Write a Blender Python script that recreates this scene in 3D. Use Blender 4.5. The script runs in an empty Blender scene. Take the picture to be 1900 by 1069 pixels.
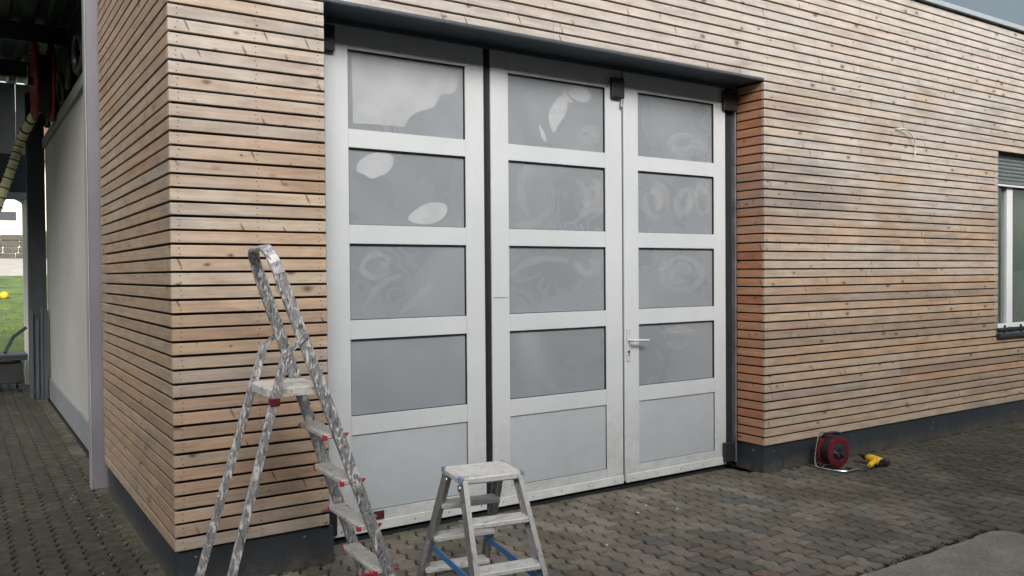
import bpy, bmesh, math, random
from mathutils import Vector, Matrix, noise as mnoise
random.seed(7)
R = math.radians
scene = bpy.context.scene
col = scene.collection

# ------------------------------------------------------------------ camera
CAM = Vector((-0.848, -4.256, 1.552))
YAW, PITCH, ROLL = 0.5838, -0.0173, -0.0077
FPX = 1550.81 / 1900.0                      # focal length in image widths
fwd = Vector((math.sin(YAW) * math.cos(PITCH), math.cos(YAW) * math.cos(PITCH), math.sin(PITCH)))
r0 = Vector((math.cos(YAW), -math.sin(YAW), 0)); u0 = r0.cross(fwd)
rgt = math.cos(ROLL) * r0 + math.sin(ROLL) * u0
upv = -math.sin(ROLL) * r0 + math.cos(ROLL) * u0
cam_d = bpy.data.cameras.new('camera'); cam = bpy.data.objects.new('camera', cam_d); col.objects.link(cam)
cam_d.sensor_width = 36; cam_d.lens = 36 * FPX; cam_d.clip_start = .05; cam_d.clip_end = 3000
cam.matrix_world = Matrix(((rgt.x, upv.x, -fwd.x, CAM.x), (rgt.y, upv.y, -fwd.y, CAM.y), (rgt.z, upv.z, -fwd.z, CAM.z), (0, 0, 0, 1)))
scene.camera = cam
scene.render.resolution_x = 1024; scene.render.resolution_y = 576

# ------------------------------------------------------------------ sky, sun, exposure (overcast)
SUN_EL, SUN_AZ = R(31), R(197)             # azimuth: compass direction the light comes from, 180 = -Y
w = bpy.data.worlds.new('World'); scene.world = w; w.use_nodes = True
nt = w.node_tree; bg = nt.nodes['Background']
sky = nt.nodes.new('ShaderNodeTexSky'); sky.sky_type = 'NISHITA'; sky.sun_disc = False
sky.sun_elevation = SUN_EL; sky.sun_rotation = SUN_AZ; sky.air_density = 1.0; sky.dust_density = 4.0; sky.ozone_density = 1.0
hs = nt.nodes.new('ShaderNodeHueSaturation'); hs.inputs['Saturation'].default_value = .5
nt.links.new(sky.outputs[0], hs.inputs['Color']); nt.links.new(hs.outputs[0], bg.inputs[0]); bg.inputs[1].default_value = .095
sd = bpy.data.lights.new('sun', 'SUN'); sun = bpy.data.objects.new('sun', sd); col.objects.link(sun)
sd.energy = 1.5; sd.angle = R(34); sd.color = (1.0, .985, .965)
sdir = Vector((math.sin(SUN_AZ) * math.cos(SUN_EL), math.cos(SUN_AZ) * math.cos(SUN_EL), math.sin(SUN_EL)))
sun.rotation_euler = sdir.to_track_quat('Z', 'Y').to_euler(); sun.location = (0, -8, 9)
vs = scene.view_settings; vs.view_transform = 'Standard'; vs.look = 'None'; vs.gamma = 1; vs.exposure = 1.38; vs.use_curve_mapping = False
scene.render.engine = 'CYCLES'

# ------------------------------------------------------------------ node helpers
class NT:
    def __init__(s, name):
        s.m = bpy.data.materials.new(name); s.m.use_nodes = True
        s.t = s.m.node_tree; s.b = s.t.nodes['Principled BSDF']
    def n(s, ty, **k):
        nd = s.t.nodes.new('ShaderNode' + ty)
        for a, v in k.items(): setattr(nd, a, v)
        return nd
    def l(s, a, b): s.t.links.new(a, b)
    def setin(s, nd, name, v):
        if hasattr(v, 'links') or isinstance(v, bpy.types.NodeSocket): s.l(v, nd.inputs[name])
        else: nd.inputs[name].default_value = v
    def mapping(s, vec, scale=(1, 1, 1), loc=(0, 0, 0)):
        nd = s.n('Mapping'); s.l(vec, nd.inputs[0]); nd.inputs['Scale'].default_value = scale; nd.inputs['Location'].default_value = loc
        return nd.outputs[0]
    def noise(s, vec, scale, detail=4, rough=.55, dist=0):
        nd = s.n('TexNoise'); s.l(vec, nd.inputs['Vector'])
        nd.inputs['Scale'].default_value = scale; nd.inputs['Detail'].default_value = detail
        nd.inputs['Roughness'].default_value = rough; nd.inputs['Distortion'].default_value = dist
        return nd.outputs[0]
    def ramp(s, f, stops, interp='LINEAR'):
        nd = s.n('ValToRGB'); nd.color_ramp.interpolation = interp; e = nd.color_ramp.elements
        while len(e) < len(stops): e.new(.5)
        for k, (p, c) in enumerate(stops):
            e[k].position = p; e[k].color = (c, c, c, 1) if isinstance(c, (int, float)) else (*c, 1)
        s.l(f, nd.inputs[0]); return nd.outputs[0]
    def mix(s, f, a, b, mode='MIX'):
        nd = s.n('MixRGB', blend_type=mode)
        for i, v in ((0, f), (1, a), (2, b)):
            if isinstance(v, bpy.types.NodeSocket): s.l(v, nd.inputs[i])
            elif i == 0: nd.inputs[0].default_value = v
            else: nd.inputs[i].default_value = (*v, 1)
        return nd.outputs[0]
    def math(s, op, a, b=0.0):
        nd = s.n('Math', operation=op)
        for i, v in ((0, a), (1, b)):
            if isinstance(v, bpy.types.NodeSocket): s.l(v, nd.inputs[i])
            else: nd.inputs[i].default_value = v
        return nd.outputs[0]
    def bump(s, h, strength=.3, dist=.01):
        nd = s.n('Bump'); nd.inputs['Strength'].default_value = strength; nd.inputs['Distance'].default_value = dist
        s.l(h, nd.inputs['Height']); s.l(nd.outputs[0], s.b.inputs['Normal'])
    def objcoord(s): return s.n('TexCoord').outputs['Object']
    def world(s): return s.n('NewGeometry').outputs['Position']
    def rnd(s): return s.n('ObjectInfo').outputs['Random']
    def out(s, color=None, rough=.6, metal=0., spec=None):
        if color is not None:
            if isinstance(color, bpy.types.NodeSocket): s.l(color, s.b.inputs['Base Color'])
            else: s.b.inputs['Base Color'].default_value = (*color, 1)
        s.setin(s.b, 'Roughness', rough); s.setin(s.b, 'Metallic', metal)
        if spec is not None: s.b.inputs['Specular IOR Level'].default_value = spec
        return s.m

def plain(name, c, rough=.5, metal=0., var=.12, scale=6, spec=None, bump=0):
    q = NT(name); wv = q.world(); n1 = q.noise(wv, scale, 5, .6); n2 = q.noise(wv, scale * 9, 3, .6)
    m = q.math('ADD', q.math('MULTIPLY', n1, .65), q.math('MULTIPLY', n2, .35))
    lo = tuple(x * (1 - var * 1.6) for x in c); hi = tuple(min(1, x * (1 + var * 1.6)) for x in c)
    cc = q.ramp(m, [(.3, lo), (.7, hi)])
    rr = q.ramp(n1, [(.3, max(.03, rough - .1)), (.7, min(1, rough + .1))])
    if bump: q.bump(n2, bump, .004)
    return q.out(cc, rr, metal, spec)

def wood(name, pal, grey, grey_amt, high=.14, kn_amt=.85):
    q = NT(name); oc = q.objcoord(); wv = q.world(); rnd = q.rnd()
    cmb = q.n('CombineXYZ'); q.l(q.math('MULTIPLY', rnd, 61.7), cmb.inputs[0]); q.l(q.math('MULTIPLY', rnd, 17.3), cmb.inputs[2])
    ad = q.n('VectorMath', operation='ADD'); q.l(oc, ad.inputs[0]); q.l(cmb.outputs[0], ad.inputs[1]); v = ad.outputs[0]
    base = q.ramp(rnd, [(i / (len(pal) - 1), c) for i, c in enumerate(pal)])
    # knots: rings of distance round scattered points, the grain bends round them
    jn = q.noise(v, 40, 2, .5)
    kv = q.n('VectorMath', operation='ADD'); q.l(q.mapping(v, (3.6, .01, 6.5)), kv.inputs[0])
    jc = q.n('CombineXYZ'); q.l(q.math('MULTIPLY', q.math('SUBTRACT', jn, .5), .09), jc.inputs[0]); q.l(q.math('MULTIPLY', q.math('SUBTRACT', jn, .5), .07), jc.inputs[2]); q.l(jc.outputs[0], kv.inputs[1])
    s3 = q.n('SeparateXYZ'); q.l(kv.outputs[0], s3.inputs[0]); c2 = q.n('CombineXYZ'); q.l(s3.outputs[0], c2.inputs[0]); q.l(s3.outputs[2], c2.inputs[1])
    kn = q.n('TexVoronoi', voronoi_dimensions='2D'); q.l(c2.outputs[0], kn.inputs['Vector']); kn.inputs['Scale'].default_value = 1.0
    kd = kn.outputs['Distance']; sc = q.n('SeparateColor'); q.l(kn.outputs['Color'], sc.inputs[0])
    sel = q.ramp(sc.outputs[0], [(.48, 0), (.55, 1)])
    pull = q.math('MULTIPLY', q.math('MULTIPLY', q.ramp(kd, [(0, 1), (.30, 0)]), sel), .014)
    sh = q.n('CombineXYZ'); q.l(pull, sh.inputs[2])
    av = q.n('VectorMath', operation='ADD'); q.l(v, av.inputs[0]); q.l(sh.outputs[0], av.inputs[1]); v2 = av.outputs[0]
    g1 = q.noise(q.mapping(v2, (.8, 1, 46)), 1.7, 5, .62, .3)
    g2 = q.noise(q.mapping(v2, (5.0, 1, 260)), 1.5, 3, .6)
    g = q.math('ADD', q.math('MULTIPLY', g1, .68), q.math('MULTIPLY', g2, .32))
    c = q.mix(1.0, base, q.ramp(g, [(.28, (.62, .56, .52)), (.42, (.88, .85, .83)), (.55, (1.0, .99, .98)), (.70, (1.15, 1.15, 1.16))]), 'MULTIPLY')
    pt = q.noise(q.mapping(v, (1.1, 1, 11)), 1.3, 4, .55, .3)
    c = q.mix(q.ramp(pt, [(.54, 0), (.72, .42)]), c, tuple(x * y for x, y in zip(pal[0], (1.02, .80, .66))))
    gp = q.noise(q.mapping(wv, (.55, .55, 1.5)), 1.5, 5, .62, .4)
    gb = q.noise(q.mapping(v, (.45, 1, 24)), 1.7, 4, .62)
    sz = q.n('SeparateXYZ'); q.l(wv, sz.inputs[0])
    wt = q.math('MULTIPLY', q.math('SUBTRACT', sz.outputs[2], 1.9), high)     # boards shift further towards the grey tone with height
    gm = q.math('MULTIPLY', q.ramp(q.math('ADD', gp, wt), [(.40, .05), (.66, 1)]), q.ramp(q.math('ADD', gb, q.math('MULTIPLY', wt, .6)), [(.36, .2), (.60, 1)]))
    c = q.mix(q.math('MULTIPLY', gm, grey_amt), c, grey)
    # dark water stains: broad clouds, broken up board by board
    dp = q.noise(q.mapping(wv, (.42, .42, 1.25), (3.1, 0, 1.4)), 1.45, 4, .6, .5); db = q.noise(q.mapping(v, (.7, 1, 15)), 1.5, 4, .6)
    dk = q.math('MULTIPLY', q.ramp(dp, [(.52, 0), (.68, 1)]), q.ramp(db, [(.42, 0), (.56, 1)]))
    c = q.mix(q.math('MULTIPLY', dk, .55), c, (.19, .17, .155))
    dv = q.n('VectorMath', operation='DISTANCE'); q.l(q.mapping(wv, (.75, .0, 1.7)), dv.inputs[0]); dv.inputs[1].default_value = (4.75 * .75, 0, 2.2 * 1.7)
    dd = q.math('ADD', dv.outputs['Value'], q.math('MULTIPLY', q.math('SUBTRACT', gp, .5), 1.6))
    c = q.mix(q.math('MULTIPLY', q.math('MULTIPLY', q.ramp(dd, [(.15, 1), (.75, 0)]), q.ramp(db, [(.40, .05), (.54, 1)])), .6), c, (.21, .205, .20))   # slate grey stain beside the door
    tn = q.noise(q.mapping(v, (2.6, 1, 9)), 1.6, 5, .65)
    c = q.mix(1.0, c, q.ramp(tn, [(.30, (.76, .75, .74)), (.5, (.98, .98, .98)), (.70, (1.14, 1.13, 1.12))]), 'MULTIPLY')
    spv = q.n('SeparateXYZ'); q.l(q.mapping(v, (13., 1, 2.6)), spv.inputs[0]); sp2 = q.n('CombineXYZ'); q.l(q.math('ADD', spv.outputs[0], q.math('MULTIPLY', spv.outputs[2], 2.2)), sp2.inputs[0]); q.l(spv.outputs[2], sp2.inputs[1])
    vs_ = q.n('TexVoronoi', voronoi_dimensions='2D'); q.l(sp2.outputs[0], vs_.inputs['Vector']); vs_.inputs['Scale'].default_value = 1.
    sc2 = q.n('SeparateColor'); q.l(vs_.outputs['Color'], sc2.inputs[0])
    spk = q.math('MULTIPLY', q.ramp(vs_.outputs['Distance'], [(.04, .85), (.10, 0)]), q.ramp(sc2.outputs[0], [(.66, 0), (.70, 1)]))
    c = q.mix(spk, c, (.12, .07, .042))                                         # spike knots across the board
    st = q.noise(q.mapping(v, (3.2, 1, 30)), 1.9, 4, .7)                       # black specks of mildew along the grain
    c = q.mix(q.ramp(st, [(.66, 0), (.76, .5)]), c, (.13, .105, .085))
    kd2 = q.math('DIVIDE', kd, q.ramp(sc.outputs[1], [(0, .35), (.6, .8), (1, 1.5)]))
    k = q.ramp(kd2, [(.0, 1), (.038, .95), (.062, .5), (.11, 0)])
    c = q.mix(q.math('MULTIPLY', q.math('MULTIPLY', k, sel), kn_amt), c, (.085, .045, .026))
    q.bump(g, .45, .003)
    return q.out(c, q.ramp(g, [(.3, .74), (.7, .52)]), 0, .4)

MW = {}
MW['front'] = wood('weathered_larch', [(.41, .288, .188), (.45, .352, .245), (.275, .205, .145), (.48, .395, .295), (.43, .268, .165), (.335, .285, .23), (.46, .362, .255), (.345, .235, .155), (.40, .335, .258), (.30, .235, .175), (.45, .315, .205), (.38, .325, .265)], (.49, .465, .435), .74, .14)
MW['side'] = wood('larch_side', [(.37, .24, .15), (.41, .30, .20), (.32, .215, .138), (.40, .27, .17), (.36, .28, .20)], (.38, .345, .31), .55, .05)
MW['reveal'] = wood('sheltered_red_larch', [(.40, .155, .07), (.46, .235, .125), (.36, .13, .06), (.44, .25, .15), (.42, .18, .085), (.40, .21, .12)], (.36, .29, .23), .18, .0)
M = {}
M['membrane'] = plain('black_membrane', (.008, .008, .009), .9)
M['anthracite'] = plain('anthracite_sheet', (.024, .031, .038), .42, 0, .10, 2.2)
def plinth_mat():
    q = NT('splashed_anthracite'); wv = q.world(); n1 = q.noise(wv, 2.2, 5, .6); n2 = q.noise(wv, 30, 4, .7); n3 = q.noise(q.mapping(wv, (5, 5, 1.2)), 2.2, 4, .6)
    c = q.ramp(n1, [(.3, (.020, .026, .032)), (.7, (.028, .036, .044))])
    sp = q.n('SeparateXYZ'); q.l(wv, sp.inputs[0])
    lv = q.math('ADD', sp.outputs[2], q.math('MULTIPLY', q.math('SUBTRACT', n3, .5), .16))
    c = q.mix(q.math('MULTIPLY', q.ramp(lv, [(.01, .75), (.10, .12), (.22, 0)]), q.ramp(n2, [(.35, .2), (.62, 1)])), c, (.12, .105, .08))
    return q.out(c, q.ramp(n2, [(.3, .4), (.7, .6)]), 0, .45)
M['plinth'] = plinth_mat()
M['anthracite_dark'] = plain('anthracite_box', (.016, .019, .022), .45, 0, .12, 5)
M['rubber'] = plain('black_rubber', (.012, .012, .014), .6)
M['screw'] = plain('rusty_screw', (.10, .065, .045), .5, .3)
M['steel'] = plain('galvanised_steel', (.34, .36, .38), .45, .8, .15, 12)
M['silver'] = plain('silver_coating', (.60, .60, .59), .35, .2, .05, 12)
M['chrome'] = plain('bright_steel', (.62, .63, .64), .25, 1., .05, 12)
M['mauve_post'] = plain('mauve_grey_metal', (.125, .119, .136), .5, 0, .06, 3)
M['render'] = plain('cream_render', (.40, .392, .36), .9, 0, .07, 1.2, bump=.15)
M['grey_render'] = plain('grey_plinth_render', (.21, .22, .225), .9, 0, .10, 2, bump=.2)
M['carport'] = plain('dark_steel_profile', (.035, .043, .050), .5, .2, .2, 3)
M['carport_sheet'] = plain('dark_roof_sheet', (.045, .058, .068), .5, .3, .25, 2)
M['pale_panel'] = plain('pale_grey_panel', (.25, .26, .255), .6, 0, .1, 3)
M['red_paint'] = plain('red_enamel', (.22, .010, .013), .4, 0, .2, 6)
M['red_plastic'] = plain('red_plastic', (.45, .03, .045), .45, 0, .15, 30)
M['maroon'] = plain('maroon_plastic', (.105, .010, .018), .42, 0, .25, 20)
M['black_plastic'] = plain('black_plastic', (.015, .015, .016), .5)
M['yellow'] = plain('yellow_plastic', (.72, .44, .02), .45, 0, .08, 30)
M['blue'] = plain('blue_plastic', (.06, .20, .42), .5, 0, .18, 25)
M['blue_cap'] = plain('blue_cap', (.20, .28, .38), .5, 0, .25, 40)
M['soil_joint'] = plain('joint_soil', (.012, .011, .008), .95, 0, .4, 18)
M['white_paint'] = plain('white_house_paint', (.72, .70, .64), .85, 0, .04, .6)
M['cable'] = plain('cream_cable', (.60, .56, .47), .5)
M['hose'] = plain('yellow_green_hose', (.62, .60, .36), .6, 0, .15, 8)
M['window_frame'] = plain('white_window_frame', (.66, .68, .68), .4, 0, .04, 3)
M['shutter'] = plain('grey_shutter', (.12, .14, .14), .5, 0, .06, 3)
M['room'] = plain('dim_room', (.34, .36, .33), .9)
M['room_tone_sheet'] = plain('grey_green_room_tone', (.20, .225, .20), .9, 0, .12, 2.5)
M['rooftrim'] = plain('grey_blue_trim', (.30, .34, .36), .45, 0, .06, 3)
M['tile'] = plain('brown_roof', (.13, .07, .05), .8)

def leafmetal():
    q = NT('light_grey_coated_aluminium'); wv = q.world()
    n1 = q.noise(wv, 1.1, 5, .6); n2 = q.noise(q.mapping(wv, (6, 6, .8)), 2.2, 5, .65)
    c = q.ramp(n1, [(.3, (.485, .512, .525)), (.7, (.545, .57, .578))])
    c = q.mix(q.ramp(n2, [(.52, 0), (.8, .22)]), c, (.42, .41, .37))
    sp = q.n('SeparateXYZ'); q.l(wv, sp.inputs[0])
    dirt = q.math('MULTIPLY', q.ramp(sp.outputs[2], [(.05, 1), (.75, 0)]), q.ramp(q.noise(q.mapping(wv, (3, 3, 5)), 3, 6, .7), [(.38, 0), (.72, .8)]))
    c = q.mix(dirt, c, (.33, .315, .27))
    q.bump(q.noise(wv, 9, 2, .5), .04, .004)
    return q.out(c, q.ramp(n1, [(.3, .36), (.7, .5)]), .0, .5)
M['leaf'] = leafmetal()
M['panel'] = plain('grey_infill_panel', (.40, .43, .445), .42, 0, .05, 1.6)
M['sweep'] = plain('pale_bottom_strip', (.56, .57, .55), .45, 0, .12, 5)

def frosted():
    q = NT('frosted_glass'); oc = q.objcoord(); rnd = q.rnd()
    cmb = q.n('CombineXYZ'); q.l(q.math('MULTIPLY', rnd, 43.), cmb.inputs[0]); q.l(q.math('MULTIPLY', rnd, 29.), cmb.inputs[2])
    ad = q.n('VectorMath', operation='ADD'); q.l(oc, ad.inputs[0]); q.l(cmb.outputs[0], ad.inputs[1]); v = ad.outputs[0]
    n1 = q.noise(q.mapping(v, (1.2, 1, 1.2)), 1.3, 3, .5, .6)
    c = q.ramp(n1, [(.3, (.205, .224, .242)), (.7, (.27, .29, .308))])
    # dried smears left by a cloth: soft bands that follow swirling contour lines
    n2 = q.noise(v, 1.7, 1, .4, 2.2); n3 = q.noise(v, 2.1, 2, .45)
    band = q.ramp(q.math('FRACT', q.math('MULTIPLY', n2, 7.)), [(0, 0), (.30, .15), (.52, 1), (.60, .1), (1, 0)])
    sw = q.math('MULTIPLY', band, q.ramp(n3, [(.46, 0), (.66, 1)]))
    c = q.mix(q.math('MULTIPLY', sw, .13), c, (.47, .475, .465))
    return q.out(c, q.math('ADD', q.ramp(n1, [(.3, .24), (.7, .33)]), q.math('MULTIPLY', sw, .15)), 0, .5)
M['frosted'] = frosted()
def film(name, c, a):
    q = NT(name); n = q.noise(q.world(), 4, 3, .5)
    q.l(q.ramp(n, [(.3, a * .75), (.65, a)]), q.b.inputs['Alpha'])
    return q.out(c, .5, 0, .3)
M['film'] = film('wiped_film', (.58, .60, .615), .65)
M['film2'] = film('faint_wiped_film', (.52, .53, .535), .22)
M['sky_reflection'] = film('painted_sky_reflection', (.58, .60, .61), .6)  # sky mirrored in the pane, put in as a pale sheet
def window_glass():
    q = NT('window_glass'); q.b.inputs['Transmission Weight'].default_value = 1.0
    q.b.inputs['IOR'].default_value = 1.45
    return q.out((.80, .88, .84), .02, 0)
M['glass'] = window_glass()

def paver_mat(name, obj=True):
    q = NT(name); wv = q.world()
    at = q.n('Attribute'); at.attribute_name = 'prnd'
    rr = q.math('FRACT', q.math('ADD', at.outputs['Fac'], q.rnd() if obj else 0.0)) if obj else at.outputs['Fac']
    base = q.ramp(rr, [(0, (.165, .146, .112)), (.2, (.235, .208, .162)), (.4, (.135, .126, .104)), (.6, (.255, .222, .172)), (.8, (.18, .146, .112)), (1, (.125, .126, .112))])
    n1 = q.noise(wv, 160, 4, .7); n2 = q.noise(wv, 2.1, 5, .6); n3 = q.noise(wv, 14, 5, .65)
    c = q.mix(1, base, q.ramp(n1, [(.25, (.52, .52, .52)), (.5, (.98, .98, .98)), (.78, (1.5, 1.5, 1.46))]), 'MULTIPLY')
    c = q.mix(q.ramp(n3, [(.50, 0), (.70, .5)]), c, (.052, .048, .031))                       # old dirt and algae
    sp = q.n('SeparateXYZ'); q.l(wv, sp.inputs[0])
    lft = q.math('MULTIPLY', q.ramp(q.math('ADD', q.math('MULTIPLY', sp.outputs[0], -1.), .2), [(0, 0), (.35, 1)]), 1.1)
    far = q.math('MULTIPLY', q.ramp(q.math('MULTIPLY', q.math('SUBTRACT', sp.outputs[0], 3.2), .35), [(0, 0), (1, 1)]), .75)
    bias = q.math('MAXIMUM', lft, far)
    moss_shade = q.math('MULTIPLY', q.ramp(q.math('ADD', n2, q.math('MULTIPLY', bias, .22)), [(.44, 0), (.74, 1)]), .68)
    c = q.mix(moss_shade, c, (.040, .041, .024))
    c = q.mix(q.math('MULTIPLY', q.math('MINIMUM', bias, 1.), q.ramp(n3, [(.3, .5), (.6, .85)])), c, (.028, .028, .019))     # moss plus canopy shade at left and vignetting at right, painted into the paving
    q.bump(q.math('ADD', n1, q.math('MULTIPLY', n3, .6)), .6, .006)
    return q.out(c, q.ramp(n3, [(.3, .75), (.7, .95)]), 0, .3)
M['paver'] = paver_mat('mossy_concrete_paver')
M['paver_red'] = plain('reddish_paver', (.165, .112, .08), .9, 0, .3, 40, bump=.4)
def concrete():
    q = NT('rough_concrete_slab'); wv = q.world(); n1 = q.noise(wv, 3.5, 6, .65); n2 = q.noise(wv, 90, 4, .7)
    c = q.ramp(n1, [(.3, (.20, .178, .143)), (.55, (.265, .237, .193)), (.75, (.34, .31, .255))])
    c = q.mix(1, c, q.ramp(n2, [(.3, (.62, .62, .62)), (.7, (1.3, 1.3, 1.28))]), 'MULTIPLY')
    q.bump(q.math('ADD', n2, n1), .5, .006); return q.out(c, .92, 0, .25)
M['concrete'] = concrete()
M['lawn'] = plain('lawn_grass', (.10, .15, .038), .95, 0, .45, 2.2, bump=.4)
M['blade'] = plain('grass_blade', (.13, .19, .04), .8, 0, .3, 4)
M['moss'] = plain('moss', (.045, .062, .014), .95, 0, .4, 20)
M['path'] = plain('pale_gravel_path', (.42, .39, .35), .95, 0, .15, 2)
M['earth'] = plain('earth', (.075, .07, .05), .95, 0, .3, .4)
M['stone'] = plain('garden_stone', (.085, .078, .062), .9, 0, .3, 3, bump=.4)
M['leafgreen'] = plain('shrub_leaf', (.06, .11, .022), .8, 0, .35, 5)
M['grit'] = plain('pale_grit', (.55, .53, .47), .9)
M['litter'] = plain('dry_leaf', (.20, .12, .05), .9, 0, .4, 30)

def aluminium(name, base, paint, dark, amount, darkamt, scale=34, metal=.75, stretch=(1, 1, .36)):
    q = NT(name); oc = q.mapping(q.world(), stretch)
    n1 = q.noise(oc, scale, 3, .6, .8); n2 = q.noise(oc, scale * .8, 3, .6, .9); n3 = q.noise(oc, scale * 3, 3, .6); n4 = q.noise(oc, scale * .35, 3, .5)
    c = q.mix(q.ramp(n3, [(.35, 0), (.7, .4)]), base, tuple(x * .5 for x in base))
    dm = q.ramp(q.math('ADD', n2, q.math('MULTIPLY', q.math('SUBTRACT', n4, .5), .35)), [(1 - darkamt - .03, 0), (1 - darkamt + .05, .9)])
    pm = q.ramp(q.math('SUBTRACT', n1, q.math('MULTIPLY', q.math('SUBTRACT', n4, .5), .3)), [(1 - amount - .04, 0), (1 - amount + .05, .95)])
    c = q.mix(dm, c, dark); c = q.mix(pm, c, paint)
    cov = q.math('MAXIMUM', dm, pm)
    q.bump(cov, .15, .002)
    return q.out(c, q.ramp(cov, [(0, .42), (1, .7)]), q.ramp(cov, [(0, metal), (1, 0.)]))
M['ladder_rail'] = aluminium('paint_splashed_aluminium', (.40, .40, .40), (.66, .64, .605), (.075, .07, .067), .43, .425, 80, .55, (1, 1, .34))
M['ladder_tread'] = aluminium('paint_caked_tread', (.46, .45, .43), (.58, .55, .49), (.16, .145, .125), .58, .40, 52, .2, (1, 1, 1))
M['stool_rail'] = aluminium('worn_stool_aluminium', (.50, .49, .47), (.62, .60, .57), (.20, .18, .16), .34, .36, 30, .75)
M['stool_tread'] = aluminium('white_dusted_tread', (.60, .60, .58), (.68, .67, .63), (.34, .32, .28), .58, .34, 36, .15, (.5, 1, 1))
def sticker():
    q = NT('printed_sticker'); oc = q.objcoord(); wv = q.n('TexWave', bands_direction='DIAGONAL'); q.l(oc, wv.inputs['Vector']); wv.inputs['Scale'].default_value = 30; wv.inputs['Distortion'].default_value = 6
    return q.out(q.ramp(wv.outputs[1], [(.4, (.50, .46, .50)), (.6, (.24, .22, .26))]), .5)
M['sticker'] = sticker()

# ------------------------------------------------------------------ mesh helpers
class MB:
    def __init__(s): s.v = []; s.f = []; s.mi = []
    def add(s, vs, fs, mi=0):
        o = len(s.v); s.v += [tuple(x) for x in vs]; s.f += [tuple(i + o for i in f) for f in fs]; s.mi += [mi] * len(fs); return s
    def box(s, a, b, mi=0, c=0.):
        x0, y0, z0 = [min(p, q) for p, q in zip(a, b)]; x1, y1, z1 = [max(p, q) for p, q in zip(a, b)]
        if c <= 0:
            vs = [(x0, y0, z0), (x1, y0, z0), (x1, y1, z0), (x0, y1, z0), (x0, y0, z1), (x1, y0, z1), (x1, y1, z1), (x0, y1, z1)]
            return s.add(vs, [(0, 3, 2, 1), (4, 5, 6, 7), (0, 1, 5, 4), (1, 2, 6, 5), (2, 3, 7, 6), (3, 0, 4, 7)], mi)
        bm = bmesh.new(); bmesh.ops.create_cube(bm, size=1)
        for q in bm.verts: q.co = ((x0 + x1) / 2 + q.co.x * (x1 - x0), (y0 + y1) / 2 + q.co.y * (y1 - y0), (z0 + z1) / 2 + q.co.z * (z1 - z0))
        bmesh.ops.bevel(bm, geom=bm.edges[:], offset=c, segments=1, affect='EDGES')
        bm.verts.index_update(); s.add([q.co for q in bm.verts], [[q.index for q in f.verts] for f in bm.faces], mi); bm.free(); return s
    def sweep(s, path, prof, nrm, mi=0, closed=False, caps=True):
        """sweep a 2D profile (a along side, b along nrm) along path; nrm fixed vector"""
        path = [Vector(p) for p in path]; n = len(path); k = len(prof); nrm = Vector(nrm).normalized(); vs = []
        for i, p in enumerate(path):
            if closed: t = path[(i + 1) % n] - path[i - 1]
            else: t = path[min(i + 1, n - 1)] - path[max(i - 1, 0)]
            t.normalize(); sd_ = t.cross(nrm); sd_.normalize(); nn = sd_.cross(t)
            vs += [p + sd_ * a + nn * b for a, b in prof]
        fs = []
        for i in range(n if closed else n - 1):
            for j in range(k):
                a, b = i * k + j, i * k + (j + 1) % k; c, d = ((i + 1) % n) * k + (j + 1) % k, ((i + 1) % n) * k + j
                fs.append((a, b, c, d))
        if caps and not closed: fs += [tuple(range(k))[::-1], tuple(range((n - 1) * k, n * k))]
        return s.add(vs, fs, mi)
    def tube(s, path, r, seg=8, mi=0, closed=False):
        path = [Vector(p) for p in path]; n = len(path); vs = []; ref = None
        for i, p in enumerate(path):
            t = (path[(i + 1) % n] - path[i - 1]) if closed else (path[min(i + 1, n - 1)] - path[max(i - 1, 0)])
            t.normalize()
            if ref is None: ref = t.orthogonal().normalized()
            a = (ref - t * ref.dot(t)); a.normalize(); ref = a; b = t.cross(a)
            rr = r[i] if isinstance(r, (list, tuple)) else r
            vs += [p + (a * math.cos(2 * math.pi * j / seg) + b * math.sin(2 * math.pi * j / seg)) * rr for j in range(seg)]
        fs = []
        for i in range(n if closed else n - 1):
            for j in range(seg):
                q = (i + 1) % n; fs.append((i * seg + j, i * seg + (j + 1) % seg, q * seg + (j + 1) % seg, q * seg + j))
        if not closed: fs += [tuple(range(seg))[::-1], tuple(range((n - 1) * seg, n * seg))]
        return s.add(vs, fs, mi)
    def lathe(s, prof, origin, axis, seg=24, mi=0, closed=False):
        axis = Vector(axis).normalized(); a = axis.orthogonal().normalized(); b = axis.cross(a); o = Vector(origin); k = len(prof); vs = []
        for j in range(seg):
            d = a * math.cos(2 * math.pi * j / seg) + b * math.sin(2 * math.pi * j / seg)
            vs += [o + axis * h + d * r for r, h in prof]
        fs = []
        for j in range(seg):
            q = (j + 1) % seg
            for i in range(k if closed else k - 1): fs.append((j * k + i, q * k + i, q * k + (i + 1) % k, j * k + (i + 1) % k))
        return s.add(vs, fs, mi)
    def mesh(s, name, mats, smooth=False):
        me = bpy.data.meshes.new(name); me.from_pydata(s.v, [], s.f)
        for m_ in (mats if isinstance(mats, (list, tuple)) else [mats]): me.materials.append(m_)
        me.polygons.foreach_set('material_index', s.mi)
        if smooth: me.polygons.foreach_set('use_smooth', [True] * len(s.f))
        me.update()
        bm = bmesh.new(); bm.from_mesh(me); bmesh.ops.recalc_face_normals(bm, faces=bm.faces[:]); bm.to_mesh(me); bm.free()
        if smooth: me.set_sharp_from_angle(angle=R(38))
        return me
    def build(s, name, mats, parent=None, loc=(0, 0, 0), smooth=False, kind=None, label=None):
        return link(name, s.mesh(name, mats, smooth), parent, loc, kind, label)

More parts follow.
